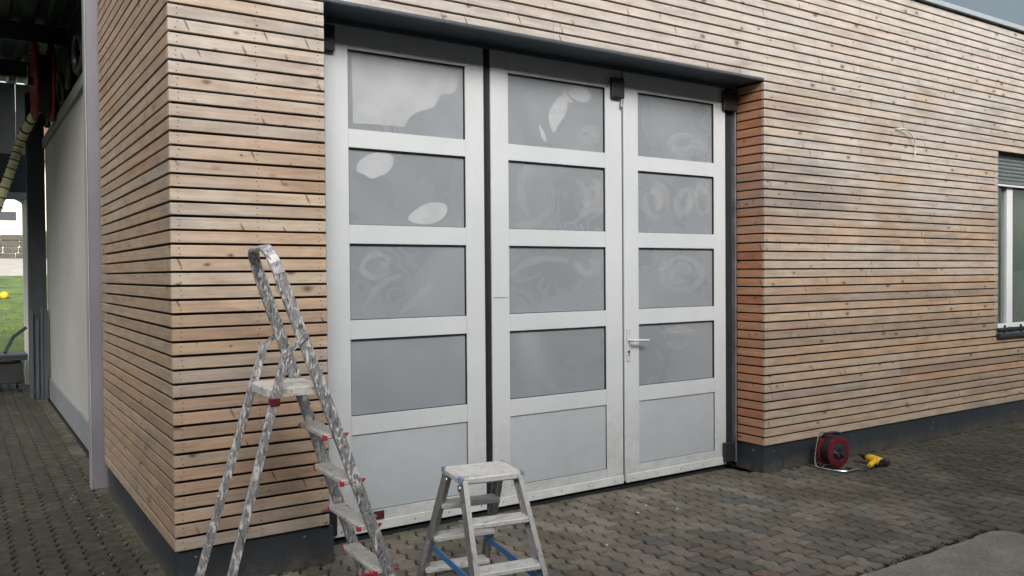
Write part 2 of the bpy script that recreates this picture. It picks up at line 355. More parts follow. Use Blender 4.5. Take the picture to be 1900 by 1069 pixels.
def link(name, data, parent=None, loc=(0, 0, 0), kind=None, label=None):
    o = bpy.data.objects.new(name, data); col.objects.link(o); o.location = loc
    if parent is not None: o.parent = parent
    if kind: o['kind'] = kind
    if label: o['label'] = label
    return o
def thing(name, label, cat, loc=(0, 0, 0), rz=0., group=None):
    o = link(name, None, None, loc); o.rotation_euler.z = rz; o['label'] = label; o['category'] = cat
    o.empty_display_size = .1
    if group: o['group'] = group
    return o
def tag(o, label, cat, group=None):
    o['label'] = label; o['category'] = cat
    if group: o['group'] = group
    return o
def rect(a, b, ch=0.):
    if not ch: return [(-a, -b), (a, -b), (a, b), (-a, b)]
    return [(-a + ch, -b), (a - ch, -b), (a, -b + ch), (a, b - ch), (a - ch, b), (-a + ch, b), (-a, b - ch), (-a, -b + ch)]
def jit(a): return random.uniform(-a, a)

# ------------------------------------------------------------------ measures of the building (metres)
P = .068; Z0 = 3.16 * P                  # board pitch, top of plinth
XL, XR = .782, 4.270                     # door opening
DY = .282                                # door plane behind the cladding
NROW = 55; NOPEN = 41
ZS = Z0 + NOPEN * P                      # soffit of the opening
YF = 2.356                               # rear end of the clad side wall
WX, WZ0, WZ1 = 7.735, .925, 2.733        # window
XEND = 11.0

# ------------------------------------------------------------------ ground and terrain
def plane_grid(name, x0, x1, y0, y1, nx, ny, zf, mat):
    b = MB(); vs = [(x0 + (x1 - x0) * i / nx, y0 + (y1 - y0) * j / ny) for j in range(ny + 1) for i in range(nx + 1)]
    b.add([(x, y, zf(x, y)) for x, y in vs], [(j * (nx + 1) + i, j * (nx + 1) + i + 1, (j + 1) * (nx + 1) + i + 1, (j + 1) * (nx + 1) + i) for j in range(ny) for i in range(nx)])
    return b.build(name, mat, kind='structure', smooth=True)
plane_grid('ground', -900, 900, -900, 900, 12, 12, lambda x, y: -.06, M['earth'])
def hill(x, y):
    pts = [(10.6, -.02), (13, .05), (20, .62), (29, 1.62), (31, 1.85), (38, 2.35), (60, 3.0), (90, 4.0)]
    if y <= pts[0][0]: return -.02
    for (a, za), (b, zb) in zip(pts, pts[1:]):
        if y <= b: return za + (zb - za) * (y - a) / (b - a)
    return 4.
plane_grid('lawn', -40, 40, 10.6, 29, 60, 50, lambda x, y: hill(x, y) + .05 * mnoise.noise(Vector((x * .5, y * .5, 0))) - (.02 if y < 11 else 0), M['lawn'])
plane_grid('path', -40, 40, 28.6, 38.5, 40, 12, lambda x, y: hill(x, y) + (.02 if y > 28.8 else -.06), M['path'])
plane_grid('hillside', -120, 120, 38.4, 120, 30, 20, lambda x, y: hill(x, y) + .01, M['lawn'])

# ------------------------------------------------------------------ paving: zigzag interlocking blocks
PU = .1125                                  # block width: 112 x 225 mm zigzag blocks, long joints run away from the wall
SLAB_X0, SLAB_X1, SLAB_Y = 2.0, 4.30, -1.715
def paver_outline():
    A = .0105; pr = [(-.1125, 0), (-.097, 1), (-.070, 1), (-.044, -1), (-.017, -1), (.0, 0), (.0155, 1), (.0425, 1), (.0685, -1), (.0955, -1), (.1125, 0)]
    return [(PU / 2 + A * d, y) for y, d in pr] + [(-PU / 2 + A * d, y) for y, d in pr[::-1]]
def inset(ol, d):
    n_ = len(ol); out = []
    for i in range(n_):
        a, b_, c = Vector(ol[i - 1]), Vector(ol[i]), Vector(ol[(i + 1) % n_]); e = (b_ - a).normalized() + (c - b_).normalized(); e.normalize()
        out.append((b_.x - e.y * d, b_.y + e.x * d))
    return out
def paver_mesh(name, mat):
    ol = paver_outline(); n_ = len(ol); lo_, mid_, hi_ = inset(ol, .0062), inset(ol, .0072), inset(ol, .0105)
    vs = [(x, y, -.032) for x, y in lo_] + [(x, y, -.0055) for x, y in mid_] + [(x, y, 0) for x, y in hi_]
    fs = [(r_ * n_ + i, r_ * n_ + (i + 1) % n_, (r_ + 1) * n_ + (i + 1) % n_, (r_ + 1) * n_ + i) for r_ in (0, 1) for i in range(n_)] + [tuple(range(2 * n_, 3 * n_))]
    me = bpy.data.meshes.new(name); me.from_pydata(vs, [], fs); me.materials.append(mat)
    at = me.attributes.new('prnd', 'FLOAT', 'FACE'); at.data.foreach_set('value', [0.] * len(fs))
    return me, vs, fs
yard = MB().add([(-7, -6.5, -.028), (13, -6.5, -.028), (13, 10.7, -.028), (-7, 10.7, -.028)], [(0, 1, 2, 3)]).build('paved_yard', M['soil_joint'], kind='structure')
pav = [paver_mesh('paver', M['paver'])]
def project(p):
    d = Vector(p) - CAM; z = d.dot(fwd)
    if z <= .1: return None
    return (950 + 1550.8 * d.dot(rgt) / z, 534.5 - 1550.8 * d.dot(upv) / z, z)
stones = []
for gi in range(int(-6 / PU), int(12 / PU)):
    for gj in range(int(-4.6 / PU / 2), int(10.5 / PU / 2)):
        h_, x, y = 0, gi * PU, (gj + .5 * (gi % 2)) * PU * 2
        if x > .12 and y > .36: continue
        if .0 < x < .80 and y > .13: continue
        if x > 4.22 and y > .13: continue
        if x > .06 and y > .42: continue
        if SLAB_X0 - .02 < x < SLAB_X1 and y < SLAB_Y: continue
        pr = project((x, y, 0)); sc = 0
        if pr and -20 < pr[0] < 1920 and 0 < pr[1] < 1085: sc = 1 / pr[2]
        stones.append((sc, x, y, h_))
stones.sort(key=lambda t: -t[0])
big = [t for t in stones if t[0] > 0][:300]; bigset = set((t[1], t[2]) for t in big)
def stone_pose(x, y):
    zz = .004 * mnoise.noise(Vector((x * .9, y * .9, 3))) + jit(.0018)
    return (x + jit(.0014), y + jit(.0014), zz), (jit(.013), jit(.013), jit(.014))
for _, x, y, h_ in big:
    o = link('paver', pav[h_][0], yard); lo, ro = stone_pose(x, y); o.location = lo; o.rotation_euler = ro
o = min((c for c in yard.children), key=lambda c: (c.location.x - 2.62) ** 2 + (c.location.y + 1.5) ** 2)    # one replaced reddish block
o.data = o.data.copy(); o.data.materials.clear(); o.data.materials.append(M['paver_red']); o['label'] = 'reddish replacement block'
V = []; F = []; AT = []; pvv = [[Vector(a) for a in p_[1]] for p_ in pav]
from mathutils import Euler
for sc, x, y, h_ in stones:
    if (x, y) in bigset: continue
    lo, ro = stone_pose(x, y); m3 = Euler(ro).to_matrix(); off = len(V)
    V += [m3 @ a + Vector(lo) for a in pvv[h_]]; F += [tuple(i + off for i in f) for f in pav[h_][2]]; AT += [random.random()] * len(pav[h_][2])
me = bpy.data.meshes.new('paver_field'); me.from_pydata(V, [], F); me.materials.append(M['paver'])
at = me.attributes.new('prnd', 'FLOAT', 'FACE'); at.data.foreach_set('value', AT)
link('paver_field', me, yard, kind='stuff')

# concrete slab in the yard: broken, rounded front edge
ol = []
for i in range(60):
    t = i / 59; x = SLAB_X0 + (SLAB_X1 - .13 - SLAB_X0) * t
    ol.append((x, SLAB_Y + .016 * mnoise.noise(Vector((x * 5, 1, 0))) + .009 * mnoise.noise(Vector((x * 17, 2, 0)))))
for i in range(1, 9):
    a = math.pi / 2 * i / 8; ol.append((SLAB_X1 - .13 + .13 * math.sin(a) + jit(.004), SLAB_Y - .10 + .10 * math.cos(a) + jit(.004)))
ol += [(SLAB_X1 + .01 * mnoise.noise(Vector((9, k * .3, 0))), SLAB_Y - .12 - .09 * k) for k in range(1, 30)]
ol += [(SLAB_X0, ol[-1][1])]
b = MB(); n = len(ol)
cxm = sum(p[0] for p in ol) / n; cym = sum(p[1] for p in ol) / n
def shr(p, d): v = Vector((cxm - p[0], cym - p[1])); v.normalize(); return (p[0] + v.x * d, p[1] + v.y * d)
vs = [(x, y, -.04) for x, y in ol] + [(x, y, .004 + jit(.003)) for x, y in ol] + [(*shr(p, .014), .014 + jit(.002)) for p in ol]
fs = [(r_ * n + i, r_ * n + (i + 1) % n, (r_ + 1) * n + (i + 1) % n, (r_ + 1) * n + i) for r_ in (0, 1) for i in range(n)] + [tuple(range(2 * n, 3 * n))]
b.add(vs, fs).build('concrete_slab', M['concrete'], kind='structure')

# moss, grit and grass in the joints
def tufts(name, spots, mat, h0, h1, spread, kn, parent=None):
    b = MB()
    for (x, y, z) in spots:
        for _ in range(kn):
            a = random.uniform(0, 6.28); r_ = spread * math.sqrt(random.random()); h = random.uniform(h0, h1); bx, by = x + math.cos(a) * r_, y + math.sin(a) * r_
            a2 = random.uniform(0, 6.28); wd = h * random.uniform(.25, .5); lx, ly = jit(h * .6), jit(h * .6)
            b.add([(bx - math.cos(a2) * wd, by - math.sin(a2) * wd, z), (bx + math.cos(a2) * wd, by + math.sin(a2) * wd, z), (bx + lx, by + ly, z + h)], [(0, 1, 2)])
    o = b.build(name, mat, parent, kind='stuff'); return o
sp = []
for i in range(150):
    x = random.uniform(SLAB_X0, SLAB_X1 - .1)
    if mnoise.noise(Vector((x * 3.1, 7, 0))) > -.12 or x > 3.9 or x < 3.1: sp.append((x, SLAB_Y + .012 + abs(jit(.03)) , -.006))
for i in range(40): sp.append((SLAB_X1 + .01 + jit(.02), SLAB_Y - .1 - random.random() * 1.2, -.006))
for i in range(45): sp.append((random.uniform(.03, .8), .03 - abs(jit(.03)) - .0, -.006))
for i in range(60): sp.append((random.uniform(4.3, 9), .0 - abs(jit(.02)), -.006))
for i in range(40): sp.append((.0 - abs(jit(.03)), random.uniform(.0, 2.3), -.006))
mo = tufts('joint_moss', sp, M['moss'], .006, .018, .022, 16)
mo['label'] = 'low green moss growing along slab edge and wall foot'; mo['category'] = 'moss'
sp = []
for s_ in stones:
    if s_[0] > 0 and random.random() < .22:
        x, y = s_[1] + PU / 2 * random.choice((-1, 1)), s_[2] + jit(PU)
        if mnoise.noise(Vector((x * 1.1, y * 1.1, 5))) > -.05 and not (SLAB_X0 < x < SLAB_X1 and y < SLAB_Y + .03): sp.append((x, y, -.026))
mo = tufts('joint_moss', sp, M['moss'], .006, .016, .012, 9)
mo['label'] = 'dark moss filling joints between zigzag pavers'; mo['category'] = 'moss'
b = MB()
def chip(b, x, y, r_):
    n_ = 5; z = .003
    b.add([(x + math.cos(6.28 * i / n_ + .4) * r_ * random.uniform(.7, 1.2), y + math.sin(6.28 * i / n_ + .4) * r_ * random.uniform(.7, 1.2), z) for i in range(n_)] + [(x, y, z + r_ * .7)],
          [(i, (i + 1) % n_, n_) for i in range(n_)])
for x, y in ((2.93, -.13), (2.78, -.22), (3.05, -.3), (2.2, -.6)): chip(b, x, y, .011)
for _ in range(60): chip(b, random.uniform(.5, 7), random.uniform(-1.6, .0), random.uniform(.001, .004))
for _ in range(50): chip(b, random.uniform(-.3, -.02), random.uniform(.0, 4), random.uniform(.002, .005))
g_ = b.build('loose_grit', M['grit'], kind='stuff'); g_['label'] = 'pale grit and paint chips scattered on the paving'; g_['category'] = 'grit'

# ------------------------------------------------------------------ the building
bld = thing('workshop_building', 'timber slat clad workshop building with large folding door', 'building')
def wall_boxes(name, boxes, mat, label=None, ch=0.):
    b = MB()
    for a, c in boxes: b.box(a, c, 0, ch)
    return b.build(name, mat, bld, label=label)
# body behind the boards, with openings for door and window
TB = .030
front = wall_boxes('front_wall', [((.03, TB, 0), (XL - .01, .36, 3.965)), ((XR + .03, TB, 0), (WX - .01, .36, 3.965)), ((XL - .01, TB, ZS + .02), (XR + .03, .36, 3.965)),
                                  ((WX - .01, TB, 0), (XEND, .36, WZ0 - .03)), ((WX - .01, TB, WZ1 + .02), (XEND, .36, 3.965))], M['membrane'])
side = wall_boxes('side_wall', [((.03, .3601, 0), (.34, YF, 3.965))], M['membrane'])
reveal = wall_boxes('door_reveal', [((XR + .024, TB + .001, .0), (XR + .0299, .33, ZS + .01))], M['membrane'])
wall_boxes('rear_wall', [((.3401, YF - .2, 0), (XEND, YF, 3.965)), ((XEND - .2, .3601, 0), (XEND, YF - .2, 3.965))], M['membrane'])
wall_boxes('roof', [((-.03, -.03, 3.987), (XEND + .05, YF, 4.011))], M['rooftrim'])
wall_boxes('roof_trim', [((-.035, -.035, 3.966), (XEND + .05, .03, 3.986)), ((-.035, .0301, 3.966), (.03, YF, 3.986))], M['rooftrim'])

SLAT_H, SLAT_T = .0568, .021
def slat_mesh(L, screws):
    """board along +X from 0 to L, front face toward -Y at y=0, centred on z=0"""
    h = SLAT_H / 2; c = .0022; T = SLAT_T
    prof = [(c, -h), (0, -h + c), (0, h - c), (c, h), (T, h - .004), (T, -h + .001)]
    b = MB(); k = len(prof)
    b.add([(0, y, z) for y, z in prof] + [(L, y, z) for y, z in prof],
          [(j, (j + 1) % k, k + (j + 1) % k, k + j) for j in range(k)] + [tuple(range(k))[::-1], tuple(range(k, 2 * k))])
    for sx in screws:
        for sz in (-.014, .014):
            cx, cz, r_ = sx + jit(.006), sz + jit(.003), .0036
            b.add([(cx + r_ * math.cos(1.047 * i), -.0006, cz + r_ * math.sin(1.047 * i)) for i in range(6)], [tuple(range(6))], 1)
    return b
def slat(parent, x0, x1, row, face, mat, battens):
    L = x1 - x0; z = Z0 + (row + .5) * P - .0035
    scr = [bx - x0 for bx in battens if x0 + .02 < bx < x1 - .02]
    me = slat_mesh(L - .0016, scr).mesh('slat', [MW[mat], M['screw']])
    o = link('slat', me, parent); d = jit(.0012)
    if face == 'front': o.location = (x0 + .0008, d, z + jit(.0008))
    elif face == 'side': o.location = (d, x1 - .0008, z + jit(.0008)); o.rotation_euler.z = -math.pi / 2
    elif face == 'reveal': o.location = (XR + d, x1 - .0008, z + jit(.0008)); o.rotation_euler.z = -math.pi / 2
    o.rotation_euler.x = jit(.006)
    return o
bat_f = [.04, .42, .745] + [1.05 + .62 * i for i in range(5)] + [4.31 + .585 * i for i in range(9)]
for r_ in range(NROW):
    if r_ < NOPEN:
        slat(front, 0, XL, r_, 'front', 'front', bat_f)
        zc = Z0 + (r_ + .5) * P
        xe = WX if WZ0 - .05 < zc < WZ1 + .03 else XEND
        js = []
        if r_ == 9: js = [4.375]
        elif xe > 8 or r_ % 3 == 1: js = [random.choice((5.48, 6.065, 6.65, 7.235))]
        xs = [XR] + js + [xe]
        for a, c in zip(xs, xs[1:]): slat(front, a, c, r_, 'front', 'front', bat_f)
        slat(reveal, SLAT_T + .003, .268, r_, 'reveal', 'reveal', [.05, .235])
    else:
        xs = [0] + ([1.05, 4.015] if r_ % 2 else [2.29, 4.015]) + [random.choice((5.48, 6.065, 7.235))] + [XEND] if r_ < NROW - 1 else [0, 4.015, 7.235, XEND]
        for a, c in zip(xs, xs[1:]): slat(front, a, c, r_, 'front', 'front', bat_f)
    slat(side, SLAT_T + .003, YF, r_, 'side', 'side', [.07, .6, 1.2, 1.8, 2.3])

# anthracite plinth sheets, soffit of the opening
for a, c in (((.022, .020, .002), (.745, .0299, Z0 - .004)), ((XR + .012, .020, .002), (XEND, .0299, Z0 - .004)),
             ((.022, .0301, .002), (.0299, YF, Z0 - .004)), ((XR + .012, .0301, .002), (XR + .0239, .30, Z0 - .004)),
             ((.745, .022, .002), (XL + .03, .30, Z0 - .02))):
    wall_boxes('plinth_sheet', [(a, c)], M['plinth'])
b = MB()
for x, z in ((4.40, .16), (6.6, .10), (6.62, .15), (8.1, .1), (5.4, .17), (.10, .17), (.65, .17)): b.lathe([(.0, -.003), (.005, -.002), (.006, .0)], (x, .0198, z), (0, 1, 0), 8)
b.lathe([(0, -.003), (.006, -.002), (.007, 0)], (XR + .0118, .12, .165), (1, 0, 0), 8)
b.build('plinth_screw', M['steel'], bld)
M['soffit'] = plain('slate_blue_soffit', (.065, .085, .105), .42, 0, .10, 2.2)
wall_boxes('soffit_sheet', [((XL - .005, -.002, ZS + .004), (XR + .002, .40, ZS + .019)), ((XL, .262, ZS - .022), (XR + .0, .33, ZS + .0035))], M['soffit'], 'dark sheet metal soffit over the folding door')
for a, c in (((4.165, .300, 0), (4.243, .36, ZS - .023)), ((4.1585, .318, .0), (4.1648, .36, ZS - .023)), ((XL + .0, TB + .002, Z0 - .02), (XL + .012, .36, ZS)), ((XL + .0125, .30, 0), (.884, .36, ZS - .023))):
    wall_boxes('door_jamb', [(a, c)], M['anthracite_dark'])
wall_boxes('jamb_edge_strip', [((4.2435, .266, .05), (4.262, .30, ZS - .023))], M['steel'])
wall_boxes('door_threshold', [((XL + .03, .30, .0), (XR, .36, .022))], M['anthracite_dark'])

# ------------------------------------------------------------------ folding door, three leaves
rows = [(2.393, 2.850), (1.842, 2.287), (1.288, 1.732), (.730, 1.177)]
PANEL = (.165, .620)
ZB, ZT = .055, 2.985
leaves = [(.889, 1.944, 1.031, 1.809), (1.996, 3.094, 2.131, 2.943), (3.111, 4.155, 3.249, 4.030)]
FT = .055
leaf_labels = ['wide light grey door leaf hinged beside the board pier', 'middle light grey door leaf', 'light grey door leaf with the lever handle']
leafobj = []
for li, (x0, x1, g0, g1) in enumerate(leaves):
    b = MB(); y0, y1 = DY, DY + FT
    b.box((x0, y0, ZB), (g0, y1, ZT), 0, .002); b.box((g1, y0, ZB), (x1, y1, ZT), 0, .002)
    zs = [ZT, rows[0][1], rows[0][0], rows[1][1], rows[1][0], rows[2][1], rows[2][0], rows[3][1], rows[3][0], PANEL[1], PANEL[0], ZB]
    for a, c in zip(zs[0::2], zs[1::2]): b.box((g0 + .0004, y0 + .0012, c), (g1 - .0004, y1 - .001, a), 0, .0015)
    lf = b.build('door_leaf', M['leaf'], bld, label=leaf_labels[li]); leafobj.append(lf)
    for (za, zb) in rows:
        me = MB().box((0, 0, 0), (g1 - g0 - .008, .008, zb - za - .008), 0).mesh('glass_pane', M['frosted'])
        link('glass_pane', me, lf, (g0 + .004, y0 + .020, za + .004))
        gk = MB(); t = .0045
        for a, c in (((g0, y0 + .010, za), (g0 + t, y0 + .032, zb)), ((g1 - t, y0 + .006, za), (g1, y0 + .032, zb)), ((g0 + t, y0 + .006, zb - t), (g1 - t, y0 + .032, zb)), ((g0 + t, y0 + .0122, za), (g1 - t, y0 + .032, za + .002))): gk.box(a, c)
        gk.build('glazing_gasket', M['rubber'], lf)
    za, zb = PANEL
    MB().box((g0 + .002, y0 + .010, za + .002), (g1 - .002, y0 + .03, zb - .002), 0, .001).build('infill_panel', M['panel'], lf)
    gk = MB()
    for a, c in (((g1 - .002, y0 + .004, za), (g1, y0 + .0105, zb)), ((g0, y0 + .006, zb - .0025), (g1 - .002, y0 + .0105, zb)), ((g0, y0 + .007, za), (g1 - .002, y0 + .0095, za + .002))): gk.box(a, c)
    gk.build('panel_gasket', M['rubber'], lf)
    b = MB(); b.box((x0 + .004, y0 - .010, .046), (x1 - .004, y0 - .0006, .103), 0, .002)
    x = x0 + .07
    while x < x1: b.lathe([(0, -.0025), (.006, -.0012), (.007, 0)], (x, y0 - .0100, .074), (0, 1, 0), 8, 1); x += .235
    b.build('bottom_sweep', [M['sweep'], M['steel']], lf)
# rubber strips between the leaves
b = MB(); b.box((1.9445, DY + .008, .03), (1.9955, DY + .05, 2.98), 0, .003); b.box((1.962, DY + .003, .03), (1.978, DY + .0075, 2.98), 0)
b.build('rubber_seal', M['rubber'], bld)
MB().box((3.0945, DY + .014, .035), (3.1105, DY + .05, 2.98)).build('rubber_seal', M['rubber'], bld)
MB().box((.8845, DY + .012, .035), (.8885, DY + .05, 2.98)).build('rubber_seal', M['rubber'], bld)
# scratch at knee height on the middle leaf
MB().box((2.005, DY - .0008, 1.394), (2.118, DY - .0001, 1.400)).build('scratch_mark', M['steel'], leafobj[1])

# light patches on the frosted panes: wiped film, and one painted sky reflection
def px(u, v, Y):
    d = fwd + rgt * ((u - 950) / 1550.8) - upv * ((v - 534.5) / 1550.8); t = (Y - CAM.y) / d.y; return CAM + d * t
def spline(pts, k=5):
    out = []; n_ = len(pts)
    for i in range(n_):
        p0, p1, p2, p3 = [Vector(pts[(i + j) % n_]) for j in (-1, 0, 1, 2)]
        for s_ in range(k):
            t = s_ / k; out.append(.5 * ((2 * p1) + (p2 - p0) * t + (2 * p0 - 5 * p1 + 4 * p2 - p3) * t * t + (3 * p1 - p0 - 3 * p2 + p3) * t ** 3))
    return out
def patch(leaf, pts, mat, smooth=True):
    Y = DY + .0194 - .0003 * random.random()
    pts = [(p.x, p.z) for p in (px(u, v, DY + .02) for u, v in pts)]
    if smooth: pts = [tuple(p) for p in spline(pts)]
    b = MB(); n_ = len(pts); b.add([(x, Y, z) for x, z in pts] + [(x, DY + .0199, z) for x, z in pts], [tuple(range(n_))[::-1]] + [(i, (i + 1) % n_, n_ + (i + 1) % n_, n_ + i) for i in range(n_)])
    b.build('smear_reflection_patch', M[mat], leafobj[leaf])
patch(0, [(652, 102), (700, 108), (770, 118), (853, 131), (851, 150), (845, 168), (838, 176), (820, 174), (815, 180), (806, 199), (795, 203), (776, 207), (760, 218), (750, 236), (700, 231), (655, 229)], 'sky_reflection', False)  # bright sky reflection with its roofline edge, painted on
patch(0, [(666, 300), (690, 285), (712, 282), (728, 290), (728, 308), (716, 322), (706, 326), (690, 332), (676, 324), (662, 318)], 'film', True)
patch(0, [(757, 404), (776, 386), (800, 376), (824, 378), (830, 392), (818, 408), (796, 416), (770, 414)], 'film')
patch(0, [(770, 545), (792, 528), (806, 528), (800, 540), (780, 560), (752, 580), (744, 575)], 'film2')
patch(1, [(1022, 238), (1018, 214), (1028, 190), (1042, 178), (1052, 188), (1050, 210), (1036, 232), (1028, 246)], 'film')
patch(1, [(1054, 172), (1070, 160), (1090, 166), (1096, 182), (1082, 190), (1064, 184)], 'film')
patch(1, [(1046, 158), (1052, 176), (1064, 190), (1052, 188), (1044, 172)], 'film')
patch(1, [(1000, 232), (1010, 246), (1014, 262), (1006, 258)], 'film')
def stroke(leaf, cu, cv, ru, rv, a0, a1, wd, mat='film2', tilt=0.):
    """curved smear left by one sweep of a cloth"""
    n_ = 14; L_ = []; R_ = []
    for i in range(n_ + 1):
        t = i / n_; a = R(a0 + (a1 - a0) * t); w_ = wd * (.35 + math.sin(math.pi * t) * .65) / 2
        for lst, k_ in ((L_, -w_), (R_, w_)):
            x = (ru + k_) * math.cos(a); y = (rv + k_) * math.sin(a); lst.append((cu + x * math.cos(tilt) - y * math.sin(tilt), cv + x * math.sin(tilt) + y * math.cos(tilt)))
    patch(leaf, L_ + R_[::-1], mat, False)
rs = random.Random(5)
def swirl(leaf, cu, cv, ru, rv, n_, box):
    for _ in range(n_):
        f = rs.uniform(.3, .95); a0 = rs.uniform(0, 360); u_, v_ = cu + rs.uniform(-6, 6), cv + rs.uniform(-6, 6); sp_ = rs.uniform(70, 190)
        ru_, rv_ = min(ru * f, u_ - box[0] - 5, box[2] - u_ - 5), min(rv * f, v_ - box[1] - 5, box[3] - v_ - 5)
        if ru_ > 4 and rv_ > 4: stroke(leaf, u_, v_, ru_, rv_, a0, a0 + sp_, rs.uniform(9, 17))
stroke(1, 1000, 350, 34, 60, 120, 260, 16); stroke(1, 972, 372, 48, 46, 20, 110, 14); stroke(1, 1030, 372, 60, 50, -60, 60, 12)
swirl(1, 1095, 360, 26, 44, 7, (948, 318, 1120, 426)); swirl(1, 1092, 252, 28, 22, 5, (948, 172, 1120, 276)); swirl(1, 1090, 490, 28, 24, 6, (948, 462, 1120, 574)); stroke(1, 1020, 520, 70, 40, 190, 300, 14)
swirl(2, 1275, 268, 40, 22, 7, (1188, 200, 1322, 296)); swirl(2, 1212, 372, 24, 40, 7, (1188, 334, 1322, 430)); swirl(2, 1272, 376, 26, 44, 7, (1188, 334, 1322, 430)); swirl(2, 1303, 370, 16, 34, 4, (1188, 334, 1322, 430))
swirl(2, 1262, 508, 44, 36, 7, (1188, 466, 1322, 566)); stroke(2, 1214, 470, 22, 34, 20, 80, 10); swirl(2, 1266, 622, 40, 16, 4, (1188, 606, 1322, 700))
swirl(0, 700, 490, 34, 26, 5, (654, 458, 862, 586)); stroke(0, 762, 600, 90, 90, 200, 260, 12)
# hinge and drive boxes, handle, floor bolt
def hinge_box(x0, x1, z0, z1, y0=.246, pin=False, leaf=None):
    b = MB(); b.box((x0, y0, z0), (x1, DY - .0008, z1), 0, .006)
    if pin: b.lathe([(0, 0), (.010, 0), (.011, .03), (.006, .034), (.005, .06), (0, .06)], (x1 - .018, (y0 + DY) / 2, z0 - .06), (0, 0, 1), 10, 1)
    b.build('hinge_box', [M['anthracite_dark'], M['steel']], bld)
hinge_box(.86, .943, 2.815, 2.962); hinge_box(2.985, 3.096, 2.782, 2.925, pin=True); hinge_box(4.112, 4.255, 2.808, 2.962); hinge_box(4.108, 4.222, .066, .216); hinge_box(.84, .925, .066, .225)
lf = leafobj[2]
b = MB(); b.box((3.128, DY - .010, .915), (3.158, DY - .0005, 1.155), 0, .006)
b.build('handle_plate', M['silver'], lf)
hz = 1.068
b = MB(); b.tube([(3.143, DY - .008, hz), (3.143, DY - .05, hz), (3.150, DY - .057, hz), (3.165, DY - .058, hz), (3.22, DY - .058, hz - .002), (3.292, DY - .058, hz - .006)], [.010, .010, .0105, .0105, .010, .009], 10)
b.build('door_handle', M['silver'], lf, smooth=True)
b = MB(); b.lathe([(0, -.004), (.009, -.003), (.010, 0)], (3.143, DY - .0102, .985), (0, 1, 0), 12); b.box((3.1395, DY - .0118, .953), (3.1465, DY - .0102, .985))
b.build('lock_cylinder', M['black_plastic'], lf)
b = MB(); b.box((1.030, DY - .014, .112), (1.225, DY - .0008, .158), 0, .003); b.box((1.045, DY - .026, .12), (1.075, DY - .0142, .15), 1, .003); b.tube([(1.08, DY - .02, .136), (1.17, DY - .02, .136)], .008, 8, 1); b.box((1.165, DY - .019, .118), (1.215, DY - .0142, .150), 2, .002)
b.build('floor_bolt', [M['black_plastic'], M['chrome'], M['maroon']], leafobj[0])

# ------------------------------------------------------------------ window with roller shutter
win = MB(); wy = .10
fr = [((WX - .01, wy, WZ0 + .02), (WX + .06, wy + .07, WZ1 + .02)), ((8.118, wy, WZ0 + .075), (8.232, wy + .07, 2.40)), ((10.7, wy, WZ0 + .02), (10.78, wy + .07, WZ1 + .02)),
      ((WX + .06, wy, WZ0 + .02), (10.7, wy + .07, WZ0 + .075))]
for a, c in fr: win.box(a, c, 0, .004)
win.box((10.78, .03, WZ0 - .03), (XEND, .3, WZ1 + .02), 1)
window = win.build('window', [M['window_frame'], M['membrane']], bld, label='white framed window with roller shutter half lowered')
MB().box((WX + .055, wy + .03, WZ0 + .07), (8.12, wy + .038, 2.44)).build('glass_pane', M['glass'], window)
MB().box((8.23, wy + .03, WZ0 + .07), (10.702, wy + .038, 2.44)).build('glass_pane', M['glass'], window)
z = 2.415
MB().box((WX - .008, .062, 2.395), (10.78, .088, 2.414), 0, .004).build('shutter_bar', M['window_frame'], window)
while z < WZ1 + .01:
    MB().sweep([(WX - .008, .075, z + .019), (10.78, .075, z + .019)], [(-.019, -.003), (-.008, .005), (.008, .005), (.0185, -.003)], (0, -1, 0)).build('shutter_slat', M['shutter'], window); z += .038
MB().box((WX - .035, -.045, WZ0 - .045), (10.82, wy, WZ0 - .006), 0, .003).build('window_sill', M['anthracite'], window)
b = MB(); b.box((WX - .03, -.028, WZ0 + .02), (10.8, -.008, WZ0 + .05), 0, .003)
for x in (WX + .10, WX + .42, WX + .8, WX + 1.2): b.tube([(x, -.018, WZ0 - .0045), (x, -.018, WZ0 + .075)], .011, 8); b.box((x - .02, -.0078, WZ0 + .018), (x + .02, wy, WZ0 + .04))
b.build('window_guard_rail', M['anthracite_dark'], window)
MB().box((WX + .05, wy + .085, WZ0 + .06), (10.71, wy + .09, 2.44)).build('room_tone_sheet', M['room_tone_sheet'], window)  # added backing sheet, coloured to stand for the lit room behind the glass
room = MB()
room.box((WX - .01, 1.9, .1), (XEND - .21, 1.95, 3.2)); room.box((WX - .01, .37, .80), (XEND - .21, 1.9, .84)); room.box((WX - .01, .37, 3.0), (XEND - .21, 1.9, 3.05)); room.box((WX - .06, .37, .1), (WX - .012, 1.95, 3.2))
room.build('window_room', M['room'], bld)

# ------------------------------------------------------------------ roof overhang at the right end of the facade
M['overhang'] = plain('blue_grey_sheet', (.095, .128, .152), .5, 0, .05, 1.2)
up = MB(); up.box((8.40, 1.0, 4.012), (XEND, YF, 7.0)); up.build('upper_storey', M['overhang'], bld, label='blue grey sheet clad upper storey set back on the roof')

